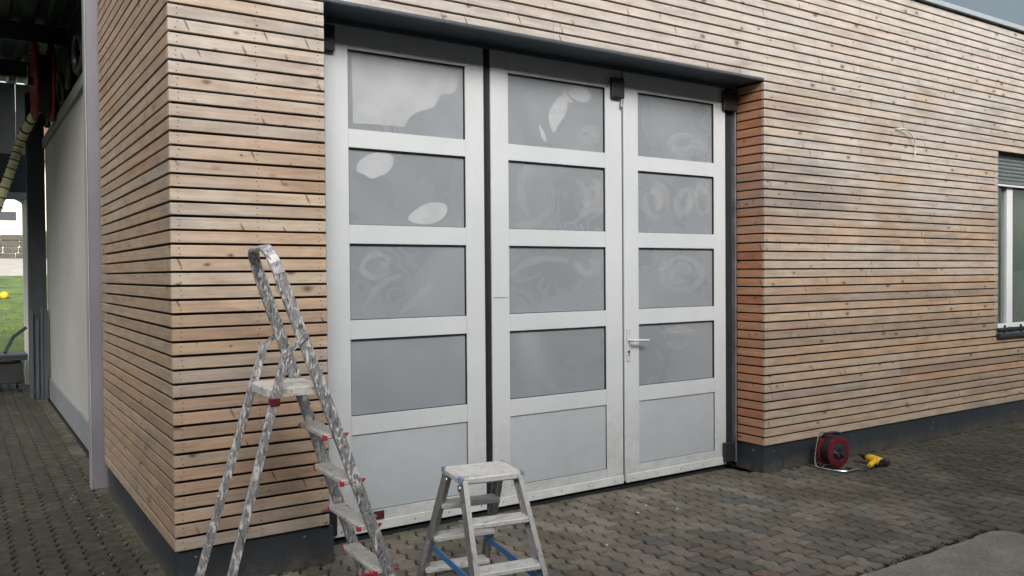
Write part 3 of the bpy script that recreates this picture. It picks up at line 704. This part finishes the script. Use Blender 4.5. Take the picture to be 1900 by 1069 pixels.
# thin cable hanging out of the boards
cp = [(5.972, .004, 2.780), (5.99, -.012, 2.786), (6.07, -.03, 2.790), (6.16, -.035, 2.758), (6.225, -.034, 2.705), (6.250, -.030, 2.64), (6.243, -.026, 2.575)]
b = MB(); path = []
for i in range(len(cp) - 1):
    p0, p1, p2, p3 = [Vector(cp[max(0, min(len(cp) - 1, i + j))]) for j in (-1, 0, 1, 2)]
    for s_ in range(5):
        t = s_ / 5; path.append(.5 * ((2 * p1) + (p2 - p0) * t + (2 * p0 - 5 * p1 + 4 * p2 - p3) * t * t + (3 * p1 - p0 - 3 * p2 + p3) * t ** 3))
path.append(Vector(cp[-1])); b.tube(path, .0055, 8)
tag(b.build('cable', M['cable'], smooth=True), 'thin cream cable end hanging out of the board wall', 'cable')

# ------------------------------------------------------------------ passage on the left: rendered wall, post, canopy
po = MB(); po.box((-.066, 2.485, .0), (.045, 2.57, 4.25), 0, .004)
post = po.build('metal_post', M['mauve_post']); tag(post, 'mauve grey metal post at the end of the slatted side wall', 'post')
MB().box((-.072, 2.478, .003), (-.0665, 2.60, 4.2)).build('edge_strip', M['pale_panel'], post)
an = thing('annex_building', 'cream rendered annex wall with grey base beside the passage', 'building')
MB().box((.105, 2.58, .262), (.34, 8.18, 3.22)).build('wall', M['render'], an)
MB().box((.085, 2.58, .0), (.34, 8.20, .2615), 0, .004).build('plinth', M['grey_render'], an)
MB().box((.07, 2.58, 3.2205), (.36, 8.20, 3.34), 0, .006).build('wall_cap', M['pale_panel'], an)
MB().box((.20, 2.58, 3.3405), (.36, 8.20, 4.3)).build('upper_wall', M['carport'], an)

cp_ = thing('canopy', 'dark steel canopy roof over the passage', 'canopy')
b = MB(); prof = []
x = -4.6; k = 0
while x < .40:
    prof += [(x, 0 if k % 2 == 0 else .035), (x + .085, 0 if k % 2 == 0 else .035)]; x += .115; k += 1
n = len(prof)
b.add([(x, 2.62, 4.32 + z) for x, z in prof] + [(x, 9.75, 4.32 + z) for x, z in prof], [(i, i + 1, n + i + 1, n + i) for i in range(n - 1)])
b.add([(x, 2.62, 4.36 + z) for x, z in prof] + [(x, 9.75, 4.36 + z) for x, z in prof], [(i, i + 1, n + i + 1, n + i) for i in range(n - 1)])
b.build('roof_sheet', M['carport_sheet'], cp_)
for yb in (2.75, 4.5, 6.3, 8.2):
    MB().box((-4.6, yb - .05, 4.12), (.19, yb + .05, 4.315)).build('cross_beam', M['carport'], cp_)
for xb in (-4.45, -1.5):
    MB().box((xb - .06, 2.63, 3.93), (xb + .06, 9.6, 4.115), 0, .004).build('long_beam', M['carport'], cp_)
MB().box((-4.6, 9.55, 2.66), (.15, 9.62, 2.76), 0, .004).build('end_beam', M['steel'], cp_)
MB().box((-4.6, 9.56, 2.762), (.15, 9.60, 3.30)).build('gable_board', M['carport'], cp_)
for i in range(16):
    x = -4.6 + i * .297
    MB().box((x, 9.55 + .012 * (i % 2), 3.302), (x + .290, 9.60, 4.3), 0, .003).build('gable_panel', M['pale_panel'], cp_)
for x, y in ((-.005, 8.25), (-4.45, 8.25), (-4.45, 2.75)):
    MB().box((x - .105, y - .09, 0), (x + .10, y + .09, 3.93), 0, .006).build('column', M['carport'], cp_)
MB().tube([(-1.9, 2.8, 3.86), (-1.9, 9.4, 3.80)], .055, 10).build('vent_duct', M['pale_panel'], cp_, smooth=True)

# exhaust hose reel under the canopy
rl = thing('hose_reel', 'red hose reel hanging under the dark canopy', 'hose reel', (-.07, 6.3, 3.70))
b = MB(); b.lathe([(.05, -.020), (.42, -.020), (.43, -.008), (.43, .008), (.42, .020), (.05, .020)], (-.06, 0, 0), (1, 0, .0), 32); b.build('flange', M['red_paint'], rl, smooth=True)
b = MB(); b.lathe([(.05, -.020), (.42, -.020), (.43, -.008), (.43, .008), (.42, .020), (.05, .020)], (.10, 0, 0), (1, 0, .0), 32); b.build('flange', M['red_paint'], rl, smooth=True)
b = MB(); b.lathe([(.30, -.045), (.30, .085)], (0, 0, 0), (1, 0, 0), 24); b.lathe([(.0, -.12), (.045, -.12), (.045, .14), (0, .14)], (0, 0, 0), (1, 0, 0), 12); b.build('drum', M['black_plastic'], rl, smooth=True)
b = MB(); b.box((-.13, -.03, -.03), (-.115, .03, .32), 0, .003); b.box((.135, -.03, -.03), (.15, .03, .32), 0, .003); b.box((-.13, -.03, .305), (.15, .03, .32)); b.build('bracket', M['chrome'], rl)
hs_ = [Vector((-.10, 6.45, 3.42))] + [px(u, v, 6.8) for u, v in ((40, 258), (24, 305), (2, 366), (-18, 425), (-34, 490))]
path = []; rad = []
for i in range(len(hs_) - 1):
    p0, p1, p2, p3 = [hs_[max(0, min(5, i + j))] for j in (-1, 0, 1, 2)]
    for s_ in range(14):
        t = s_ / 14; path.append(.5 * ((2 * p1) + (p2 - p0) * t + (2 * p0 - 5 * p1 + 4 * p2 - p3) * t * t + (3 * p1 - p0 - 3 * p2 + p3) * t ** 3))
b = MB(); b.tube(path, [.052 if i % 2 else .044 for i in range(len(path))], 12)
ho = b.build('exhaust_hose', M['hose'], smooth=False); tag(ho, 'ribbed yellow green hose hanging down from the red reel', 'hose')
for i in range(2, len(path) - 1, 4):
    MB().tube([path[i] + (path[i + 1] - path[i]) * s_ for s_ in (0, .45)], .056, 12).build('rib', M['black_plastic'], ho)
# coiled black hoses lying on the wall cap
for i, (y, r_, zc) in enumerate(((4.0, .17, 3.50), (4.75, .20, 3.54), (5.5, .16, 3.49), (6.2, .19, 3.52), (7.2, .18, 3.52))):
    b = MB(); pts = []
    for j in range(66):
        a = j * .3; pts.append((.10 + .06 * math.sin(j * .11 + i) , y + math.cos(a) * r_ * (1 + .12 * math.sin(j * .37)), zc + math.sin(a) * r_ * .92 + .01))
    b.tube(pts, .024, 7)
    o = b.build('hose_coil', M['black_plastic'], smooth=True)
    tag(o, ('black hose coil on the wall cap next to the mauve post', 'large loose black hose coil second from the mauve post', 'small tight black hose coil on the cream wall', 'loose black hose coil just in front of the red reel', 'black hose coil behind the red reel by the column')[i], 'hose', 'black hoses stored on the wall cap')

# dark boards leaning at the column
for i, (x, dx, h, wd, lean) in enumerate(((-.11, .0, 1.12, .05, .10), (-.045, .0, 1.02, .04, .06), (.005, .0, 1.18, .035, .07), (.048, .0, 1.13, .045, .05))):
    b = MB(); b.sweep([(x, 7.93 - .03 * i, .001), (x + .012, 7.93 - .03 * i + lean, h)], rect(.019, wd / 2, .003), (1, 0, 0))
    o = b.build('steel_profile', M['carport'])
    tag(o, ('broad dark metal profile leaning at the outer column edge', 'shortest dark metal profile leaning at the column', 'tallest narrow dark profile leaning at the column', 'dark metal profile leaning next to the cream wall')[i], 'profile', 'metal profiles leaning at the column')

# flat trailer behind
tr = thing('platform_cart', 'dark flat platform cart with raised steel handle under the canopy', 'cart', (-.62, 9.0, 0))
MB().box((-.7, -.30, .44), (.52, .38, .52), 0, .008).build('deck', M['carport'], tr)
b = MB(); b.sweep([(-.70, -.31, .505), (.52, -.31, .505)], rect(.012, .016), (0, 0, 1)); b.build('edge_rail', M['carport'], tr)
MB().sweep([(.26, -.2, .54), (.36, -.1, .74), (.52, .0, .86)], rect(.022, .020, .004), (0, 1, 0)).build('handle', M['carport_sheet'], tr)
for x in (-.6, .42):
    for y in (-.2, .3):
        MB().box((x - .018, y - .018, .09), (x + .018, y + .018, .441)).build('leg', M['carport'], tr)
        b = MB(); b.lathe([(0, -.015), (.04, -.015), (.047, -.008), (.047, .008), (.04, .015), (0, .015)], (x, y, .047), (1, 0, 0), 14); b.build('castor', M['black_plastic'], tr, smooth=True)
MB().box((-.66, -.24, .13), (.47, .33, .40), 0, .01).build('lower_crate', M['black_plastic'], tr)
# white downpipe at the end of the canopy
b = MB(); b.tube([(-.62, 9.68, 2.98), (-.45, 9.70, 2.90), (-.2, 9.72, 2.74), (-.06, 9.72, 2.66), (-.035, 9.72, 2.58), (-.035, 9.72, 2.40), (-.035, 9.72, .0)], .048, 12)
tag(b.build('downpipe', M['white_paint'], smooth=True), 'white rain downpipe with swan neck at the canopy end', 'downpipe')

# far garden: retaining wall, hedge shrubs, house
gw = thing('retaining_wall', 'low dry stone garden wall below the white house', 'wall', (0, 38.6, hill(0, 38.6)))
for r_ in range(4):
    x = -9 + jit(.2)
    while x < 12:
        L = random.uniform(.45, 1.0); b = MB(); b.box((x, jit(.03), r_ * .27), (x + L - .03, .4, r_ * .27 + .255), 0, .03); b.build('stone', M['stone'], gw); x += L
b = MB()
for _ in range(7000):
    x, y = random.uniform(-.6, 1.2), 10.75 + 12 * random.random() ** 1.6
    h, a2 = random.uniform(.01, .03), random.uniform(0, 6.28); z = hill(x, y) - .03
    b.add([(x - math.cos(a2) * .012, y - math.sin(a2) * .012, z), (x + math.cos(a2) * .012, y + math.sin(a2) * .012, z), (x + jit(h * .5), y + jit(h * .5), z + h + .05)], [(0, 1, 2)])
gr = b.build('lawn_grass', M['blade'], kind='stuff'); gr['label'] = 'green grass blades of the lawn behind the canopy'; gr['category'] = 'grass'
def shrub(x, y, z, r_, h, label):
    t = thing('shrub', label, 'shrub', (x, y, z)); b = MB()
    for i in range(5):
        a = i * 1.3; b.tube([(0, 0, -.02), (math.cos(a) * r_ * .25, math.sin(a) * r_ * .25, h * .4), (math.cos(a) * r_ * .55, math.sin(a) * r_ * .55, h * .75)], [.03, .02, .008], 5)
    b.build('stem', M['stone'], t)
    b = MB()
    for _ in range(1300):
        a = random.uniform(0, 6.28); c_ = random.uniform(-1, 1); q = random.random() ** .4; s_ = math.sqrt(1 - c_ * c_)
        lump = 1 + .25 * mnoise.noise(Vector((a * 2, c_ * 3, x)))
        p = Vector((math.cos(a) * s_ * r_ * q * lump, math.sin(a) * s_ * r_ * q * lump, h * .55 + c_ * h * .45 * q * lump)); e = .06
        b.add([p + Vector((jit(e), jit(e), jit(e))) for _k in range(3)], [(0, 1, 2)])
    b.build('foliage', M['leafgreen'], t)
for i, (x, y, r_, h, lb) in enumerate(((-.2, 37.7, .45, .8, 'small rounded green shrub in front of the stone wall'), (1.9, 37.5, .5, .85, 'leafy green shrub beside the stone wall'), (.2, 39.6, .7, 1.0, 'bushy plant on top of the stone wall'), (2.2, 39.8, .8, 1.1, 'wide bush on the bank above the stone wall'))):
    shrub(x, y, hill(x, y) + (0 if y < 38 else .25), r_, h, lb)
ball = MB(); bm = bmesh.new(); bmesh.ops.create_icosphere(bm, subdivisions=2, radius=.11); ball.add([q.co for q in bm.verts], [[q.index for q in f.verts] for f in bm.faces]); bm.free()
tag(ball.build('ball', M['yellow'], None, (.18, 23.0, hill(0, 23) + .10), True), 'yellow ball lying on the lawn', 'ball')
hz0 = hill(0, 46)
ho_ = thing('white_house', 'white rendered house on the slope behind the lawn', 'house', (0, 46, hz0))
MB().box((-8, 0, -.3), (9, 8, 5.2)).build('wall', M['white_paint'], ho_)
b = MB(); b.add([(-8.6, -.7, 5.0), (9.6, -.7, 5.0), (9.6, 8.7, 5.0), (-8.6, 8.7, 5.0), (-8.6, 4, 8.2), (9.6, 4, 8.2)], [(0, 1, 5, 4), (2, 3, 4, 5), (0, 4, 3), (1, 2, 5), (0, 3, 2, 1)]); b.build('roof', M['tile'], ho_)
for x, z in ((1.22, 1.90), (-3.2, 1.90), (5, 1.90), (1.22, 3.7), (-3.2, 3.7)):
    wd = MB().box((x - .62, -.05, z - .06), (x + .62, -.001, z + .62), 0).build('window', M['white_paint'], ho_)
    MB().box((x - .42, -.07, z), (x + .42, -.051, z + .45)).build('pane', M['anthracite'], wd)

# ------------------------------------------------------------------ tall step ladder
LX, LY, LT = .484, -.587, -.035
lad = thing('step_ladder', 'tall paint splashed aluminium step ladder with hand loop', 'ladder', (LX, LY, 0), LT)
W0, FL, MF, UR, MR, WR, FLR = .187, .042, .344, .233, .277, .192, .054
def fr_(z, s): return Vector((MF * (1 - z), s * (W0 + FL * (1 - z)), z))
def re_(z, s): return Vector((-UR - MR * (1 - z), s * (WR + FLR * (1 - z)), z))
slope = Vector((-MF, 0, 1)).normalized(); nrm_f = Vector((1, 0, MF)).normalized()      # normal of the front frame
ch_prof = rect(.011, .0255, .003)
for s_ in (-1, 1):
    MB().sweep([fr_(.012, s_), fr_(.5, s_), fr_(1.0, s_), fr_(1.56, s_)], ch_prof, nrm_f).build('front_rail', M['ladder_rail'], lad)
a0, a1 = fr_(1.56, -1), fr_(1.56, 1); hw = (a1 - a0).length / 2; mid = (a0 + a1) / 2
path = []; rad = .085; rise = (1.672 - 1.56) / slope.z
path = [Vector((0, -hw, 0))]
for i in range(9):
    a = math.pi - (math.pi / 2) * i / 8; path.append(Vector((0, -hw + .006 + rad + rad * math.cos(a), rise - rad + rad * math.sin(a))))
for i in range(9):
    a = math.pi / 2 - (math.pi / 2) * i / 8; path.append(Vector((0, hw - .006 - rad + rad * math.cos(a), rise - rad + rad * math.sin(a))))
path.append(Vector((0, hw, 0)))
path = [mid + Vector((0, p.y, 0)) + slope * p.z for p in path]
MB().sweep(path, rect(.008, .0250, .003), nrm_f).build('hand_loop', M['ladder_rail'], lad)
SPC = .21; ZF = .229
for k in range(4):
    z = ZF + SPC * k; c = fr_(z, 0); hw_ = W0 + FL * (1 - z) - .012
    b = MB(); b.box((c.x - .058, -hw_, z - .026), (c.x + .022, hw_, z - .004), 0, .004)
    for q in range(7): xx = c.x - .053 + q * .0112; b.box((xx, -hw_ + .004, z - .004), (xx + .006, hw_ - .004, z - .0005))
    b.build('tread', M['ladder_tread'], lad)
    for s_ in (-1, 1):
        b = MB(); y0 = s_ * (hw_ - .02)
        b.box((c.x - .062, s_ * (hw_ + .0005), z - .032), (c.x - .040, s_ * (hw_ - .018), z - .006), 0, .004)
        b.build('tread_end_cap', M['red_plastic'], lad)
        if s_ > 0: continue
        b = MB(); cc = Vector((c.x + .034, s_ * (hw_ + .012), z - .012)); b.add([cc + Vector(v_) for v_ in ((-.008, -.008, .009), (.016, -.007, .008), (.0, -.007, -.011), (-.008, .008, .009), (.016, .007, .008), (.0, .007, -.011))], [(0, 1, 2), (5, 4, 3), (0, 3, 4, 1), (1, 4, 5, 2), (2, 5, 3, 0)])
        b.build('edge_nub', M['red_plastic'], lad)
        b = MB()
        for dz in (-.03, -.012): b.lathe([(0, -.004), (.004, -.003), (.005, 0)], (c.x - .004 , s_ * (hw_ + .0235), z + dz), (0, -s_, 0), 8)
        b.build('rivet', M['steel'], lad)
zp = ZF + SPC * 4
b = MB(); px0, px1, ph = -.245, .004, .158
ol = []
for cxx, cyy, aa in ((px1 - .03, ph - .03, 0), (px0 + .06, ph - .06, 90), (px0 + .06, -ph + .06, 180), (px1 - .03, -ph + .03, 270)):
    rr_ = .03 if aa in (0, 270) else .06
    for i in range(5): a = R(aa + 22.5 * i); ol.append((cxx + rr_ * math.cos(a), cyy + rr_ * math.sin(a)))
n = len(ol); b.add([(x, y, zp - .036) for x, y in ol] + [(x, y, zp - .004) for x, y in ol] + [(x * .97 - .004, y * .97, zp) for x, y in ol],
      [(r_ * n + i, r_ * n + (i + 1) % n, (r_ + 1) * n + (i + 1) % n, (r_ + 1) * n + i) for r_ in (0, 1) for i in range(n)] + [tuple(range(2 * n, 3 * n)), tuple(range(n))[::-1]])
b.build('platform', M['ladder_tread'], lad)
nrm_r = Vector((-1, 0, MR)).normalized()
for s_ in (-1, 1):
    MB().sweep([re_(.012, s_), re_(.6, s_), re_(1.235, s_)], rect(.010, .0185, .003), nrm_r).build('rear_leg', M['ladder_rail'], lad)
    t0 = re_(1.22, s_) + Vector((0, s_ * .014, 0)); t1 = fr_(1.285, s_) + Vector((0, s_ * .0, -.0)) ; t1.y = t0.y
    MB().sweep([t0 + (t0 - t1) * .2, t1 + (t1 - t0) * .2], rect(.011, .003), (0, 1, 0)).build('hinge_strap', M['ladder_rail'], lad)
    fz = fr_(0.03, s_); MB().box((fz.x - .034, fz.y - .018, 0), (fz.x + .038, fz.y + .018, .06), 0, .006).build('foot', M['red_plastic'], lad)
    fz = re_(0.03, s_); MB().box((fz.x - .028, fz.y - .017, 0), (fz.x + .028, fz.y + .017, .06), 0, .006).build('foot', M['red_plastic'], lad)
c = re_(1.02, -1); MB().box((c.x - .022, c.y - .016, 1.0), (c.x + .022, c.y + .016, 1.035), 0, .004).build('platform_clip', M['maroon'], lad)

# ------------------------------------------------------------------ small double sided step stool
ST_T = -.168
st = thing('step_stool', 'small double sided aluminium step stool with blue corner caps', 'step stool', (1.069, -1.104, 0), ST_T)
SW, SF, SD, SM, SZ, SSP = .134, .060, .117, .535, .690, .174
def leg_(z, sx, sy): return Vector((sx * (SW + SF * (SZ - z)), sy * (SD + SM * (SZ - z)), z))
for sy in (-1, 1):
    nrm_s = Vector((0, sy, SM)).normalized()
    for sx in (-1, 1):
        pts = [leg_(.012, sx, sy) - nrm_s * .03, leg_(.3, sx, sy) - nrm_s * .03, leg_(SZ - .015, sx, sy) - nrm_s * .03]
        b = MB(); b.sweep(pts, rect(.0035, .030), nrm_s)
        # C-channel flanges facing inwards
        for dn in (-.0275, .0275): b.sweep([p + nrm_s * dn - Vector((sx * .0105, 0, 0)) for p in pts], rect(.0075, .0025), nrm_s)
        b.build('leg', M['stool_rail'], st)
        fz = leg_(.03, sx, sy) - nrm_s * .03; MB().box((fz.x - .02, fz.y - .036, 0), (fz.x + .02, fz.y + .036, .05), 0, .006).build('foot', M['blue'], st)
    for k in (1, 2, 3):
        z = SZ - SSP * k; hw_ = SW + SF * (SZ - z) - .004; ye = sy * (SD + SM * (SZ - z))
        b = MB(); b.box((-hw_, ye, z - .026), (hw_, ye - sy * .085, z - .004), 0, .004)
        for q in range(7): yy = ye - sy * (.004 + q * .0118); b.box((-hw_ + .004, yy, z - .004), (hw_ - .004, yy - sy * .0065, z - .0008))
        b.build('tread', M['stool_tread'], st)
b = MB(); b.box((-SW - .012, -SD - .004, SZ - .034), (SW + .012, SD + .004, SZ - .004), 0, .006)
for q in range(16): yy = -SD + .004 + q * .0142; b.box((-SW - .004, yy, SZ - .004), (SW + .004, yy + .008, SZ - .0006))
b.build('top_plate', M['stool_tread'], st)
for sx in (-1, 1):
    for sy in (-1, 1):
        MB().box((sx * (SW - .004), sy * (SD - .030), SZ - .028), (sx * (SW + .016), sy * (SD + .007), SZ + .0015), 0, .006).build('corner_cap', M['blue_cap'], st)
    b = MB(); b.lathe([(0, -.006), (.014, -.004), (.016, 0)], (sx * (SW + .006), .085, SZ - .055), (-sx, 0, 0), 12); b.lathe([(0, -.006), (.014, -.004), (.016, 0)], (sx * (SW + .006), -.085, SZ - .055), (-sx, 0, 0), 12)
    b.build('pivot', M['chrome'], st)
    r1 = leg_(.275, sx, 1) + Vector((-sx * .02, -.03, 0)); f1 = leg_(.275, sx, -1) + Vector((-sx * .02, .03, 0))
    MB().sweep([r1, f1], rect(.015, .004, .001), (1, 0, 0)).build('spreader_strap', M['blue'], st)
c0 = leg_(.32, -1, 1); c1 = leg_(.17, -1, 1); nrm_s = Vector((0, 1, SM)).normalized()
MB().sweep([c0 - nrm_s * .03 + Vector((-.0042, 0, 0)), c1 - nrm_s * .03 + Vector((-.0042, 0, 0))], rect(.0006, .02), nrm_s).build('sticker', M['sticker'], st)

# ------------------------------------------------------------------ cable reel
cr = thing('cable_reel', 'maroon cable reel on a bent wire stand by the plinth', 'cable reel', (4.875, -.165, 0), R(-6)); cr.scale = (.92, .92, .92)
cz = .150
for y_ in (-.062, .055):
    b = MB(); b.lathe([(.072, -.006), (.118, -.008), (.130, -.004), (.130, .006), (.118, .009), (.072, .006)], (0, y_, cz), (0, 1, 0), 32, 0, True); b.build('flange', M['maroon'], cr, smooth=True)
b = MB(); b.lathe([(.078, -.06), (.1, -.045), (.098, -.02), (.102, .0), (.099, .02), (.1, .045), (.078, .055)], (0, 0, cz), (0, 1, 0), 28); b.build('wound_cable', M['black_plastic'], cr, smooth=True)
b = MB(); b.lathe([(0, -.078), (.045, -.078), (.058, -.070), (.073, -.066), (.073, .05), (0, .05)], (0, 0, cz), (0, 1, 0), 24); hub = b.build('hub', M['black_plastic'], cr, smooth=True)
for a in (90, 210, 330):
    b = MB(); b.lathe([(0, -.012), (.018, -.012), (.021, 0)], (.038 * math.cos(R(a)), -.078, cz + .038 * math.sin(R(a))), (0, 1, 0), 14); b.build('socket', M['carport'], hub)
b = MB(); b.lathe([(0, -.03), (.010, -.03), (.012, -.002)], (-.055, -.069, cz + .0), (0, 1, 0), 12); b.build('crank_knob', M['chrome'], cr)
b = MB(); b.tube([(-.02, .085, .30), (-.06, .085, .285), (-.095, .085, .21), (-.125, .08, .07), (-.135, .06, .018), (-.125, .02, .009), (-.10, -.10, .009), (-.05, -.165, .009), (.0, -.175, .009), (.13, -.165, .009)], .008, 8); b.build('wire_stand', M['chrome'], cr, smooth=True)
b = MB(); b.tube([(.10, .085, .009), (.06, .085, .15), (0, .085, .285), (-.03, .085, .30)], .008, 8); b.tube([(-.12, .02, .009), (.0, .088, .01), (.13, .085, .009)], .008, 8); b.build('rear_stand', M['steel'], cr, smooth=True)
b = MB(); b.tube([(-.075, .06, .262), (-.065, .02, .298), (-.02, -.02, .312), (.03, -.03, .305), (.055, -.03, .288)], .011, 8); b.build('carry_handle', M['black_plastic'], cr, smooth=True)

# ------------------------------------------------------------------ yellow power drill lying on the paving
dr = thing('power_drill', 'small yellow and black power drill lying on the paving', 'power drill', (5.19, -.325, 0), R(8))
b = MB(); b.tube([(-.145, -.02, .032), (-.11, -.018, .034), (-.05, -.008, .040), (.0, .0, .046)], [.017, .021, .020, .024], 12); b.build('grip', M['yellow'], dr, smooth=True)
b = MB(); b.lathe([(0, -.08), (.024, -.08), (.034, -.07), (.037, -.03), (.037, .03), (.030, .06), (.022, .075), (0, .075)], (.025, .02, .044), (.35, .93, .06), 18); b.build('motor_housing', M['yellow'], dr, smooth=True)
b = MB(); b.lathe([(.0, .076), (.020, .076), (.022, .10), (.016, .125), (.008, .13), (.006, .16), (0, .16)], (.025, .02, .044), (.35, .93, .06), 14); b.build('chuck', M['black_plastic'], dr, smooth=True)
b = MB(); b.box((.045, -.075, .002), (.105, -.01, .055), 0, .010); b.build('battery_pack', M['black_plastic'], dr)
b = MB(); b.lathe([(0, -.088), (.026, -.086), (.030, -.078)], (.025, .02, .044), (.35, .93, .06), 14); b.box((-.05, -.045, .012), (-.01, -.018, .03), 0, .004); b.build('black_trim', M['black_plastic'], dr)
b = MB(); b.tube([(-.145, -.02, .028), (-.19, -.03, .012), (-.23, .0, .007), (-.26, .06, .007), (-.235, .12, .007)], .006, 6); b.build('lead', M['black_plastic'], dr, smooth=True)

# ------------------------------------------------------------------ unseen hall added behind the photographer, size and place set to dim the lower facade
op = thing('added_hall', 'unseen grey brown hall added to block low light', 'building', (1.0, -8.6, 0))
M['hall'] = plain('grey_brown_render', (.16, .15, .135), .9, 0, .1, .5)
MB().box((-17, -9, -.05), (17, 0, 6.5)).build('wall', M['hall'], op)
b = MB(); b.add([(-17.6, .6, 6.3), (17.6, .6, 6.3), (17.6, -9.6, 6.3), (-17.6, -9.6, 6.3), (-17.6, -4.5, 9.2), (17.6, -4.5, 9.2)], [(0, 1, 5, 4), (2, 3, 4, 5), (0, 4, 3), (1, 2, 5), (0, 3, 2, 1)]); b.build('roof', M['tile'], op)
for x in (-12, -6, 0, 6, 12):
    wd = MB().box((x - 1.3, .001, 1.2), (x + 1.3, .05, 3.4)).build('window', M['window_frame'], op)
    MB().box((x - 1.2, .051, 1.3), (x + 1.2, .06, 3.3)).build('pane', M['anthracite'], wd)
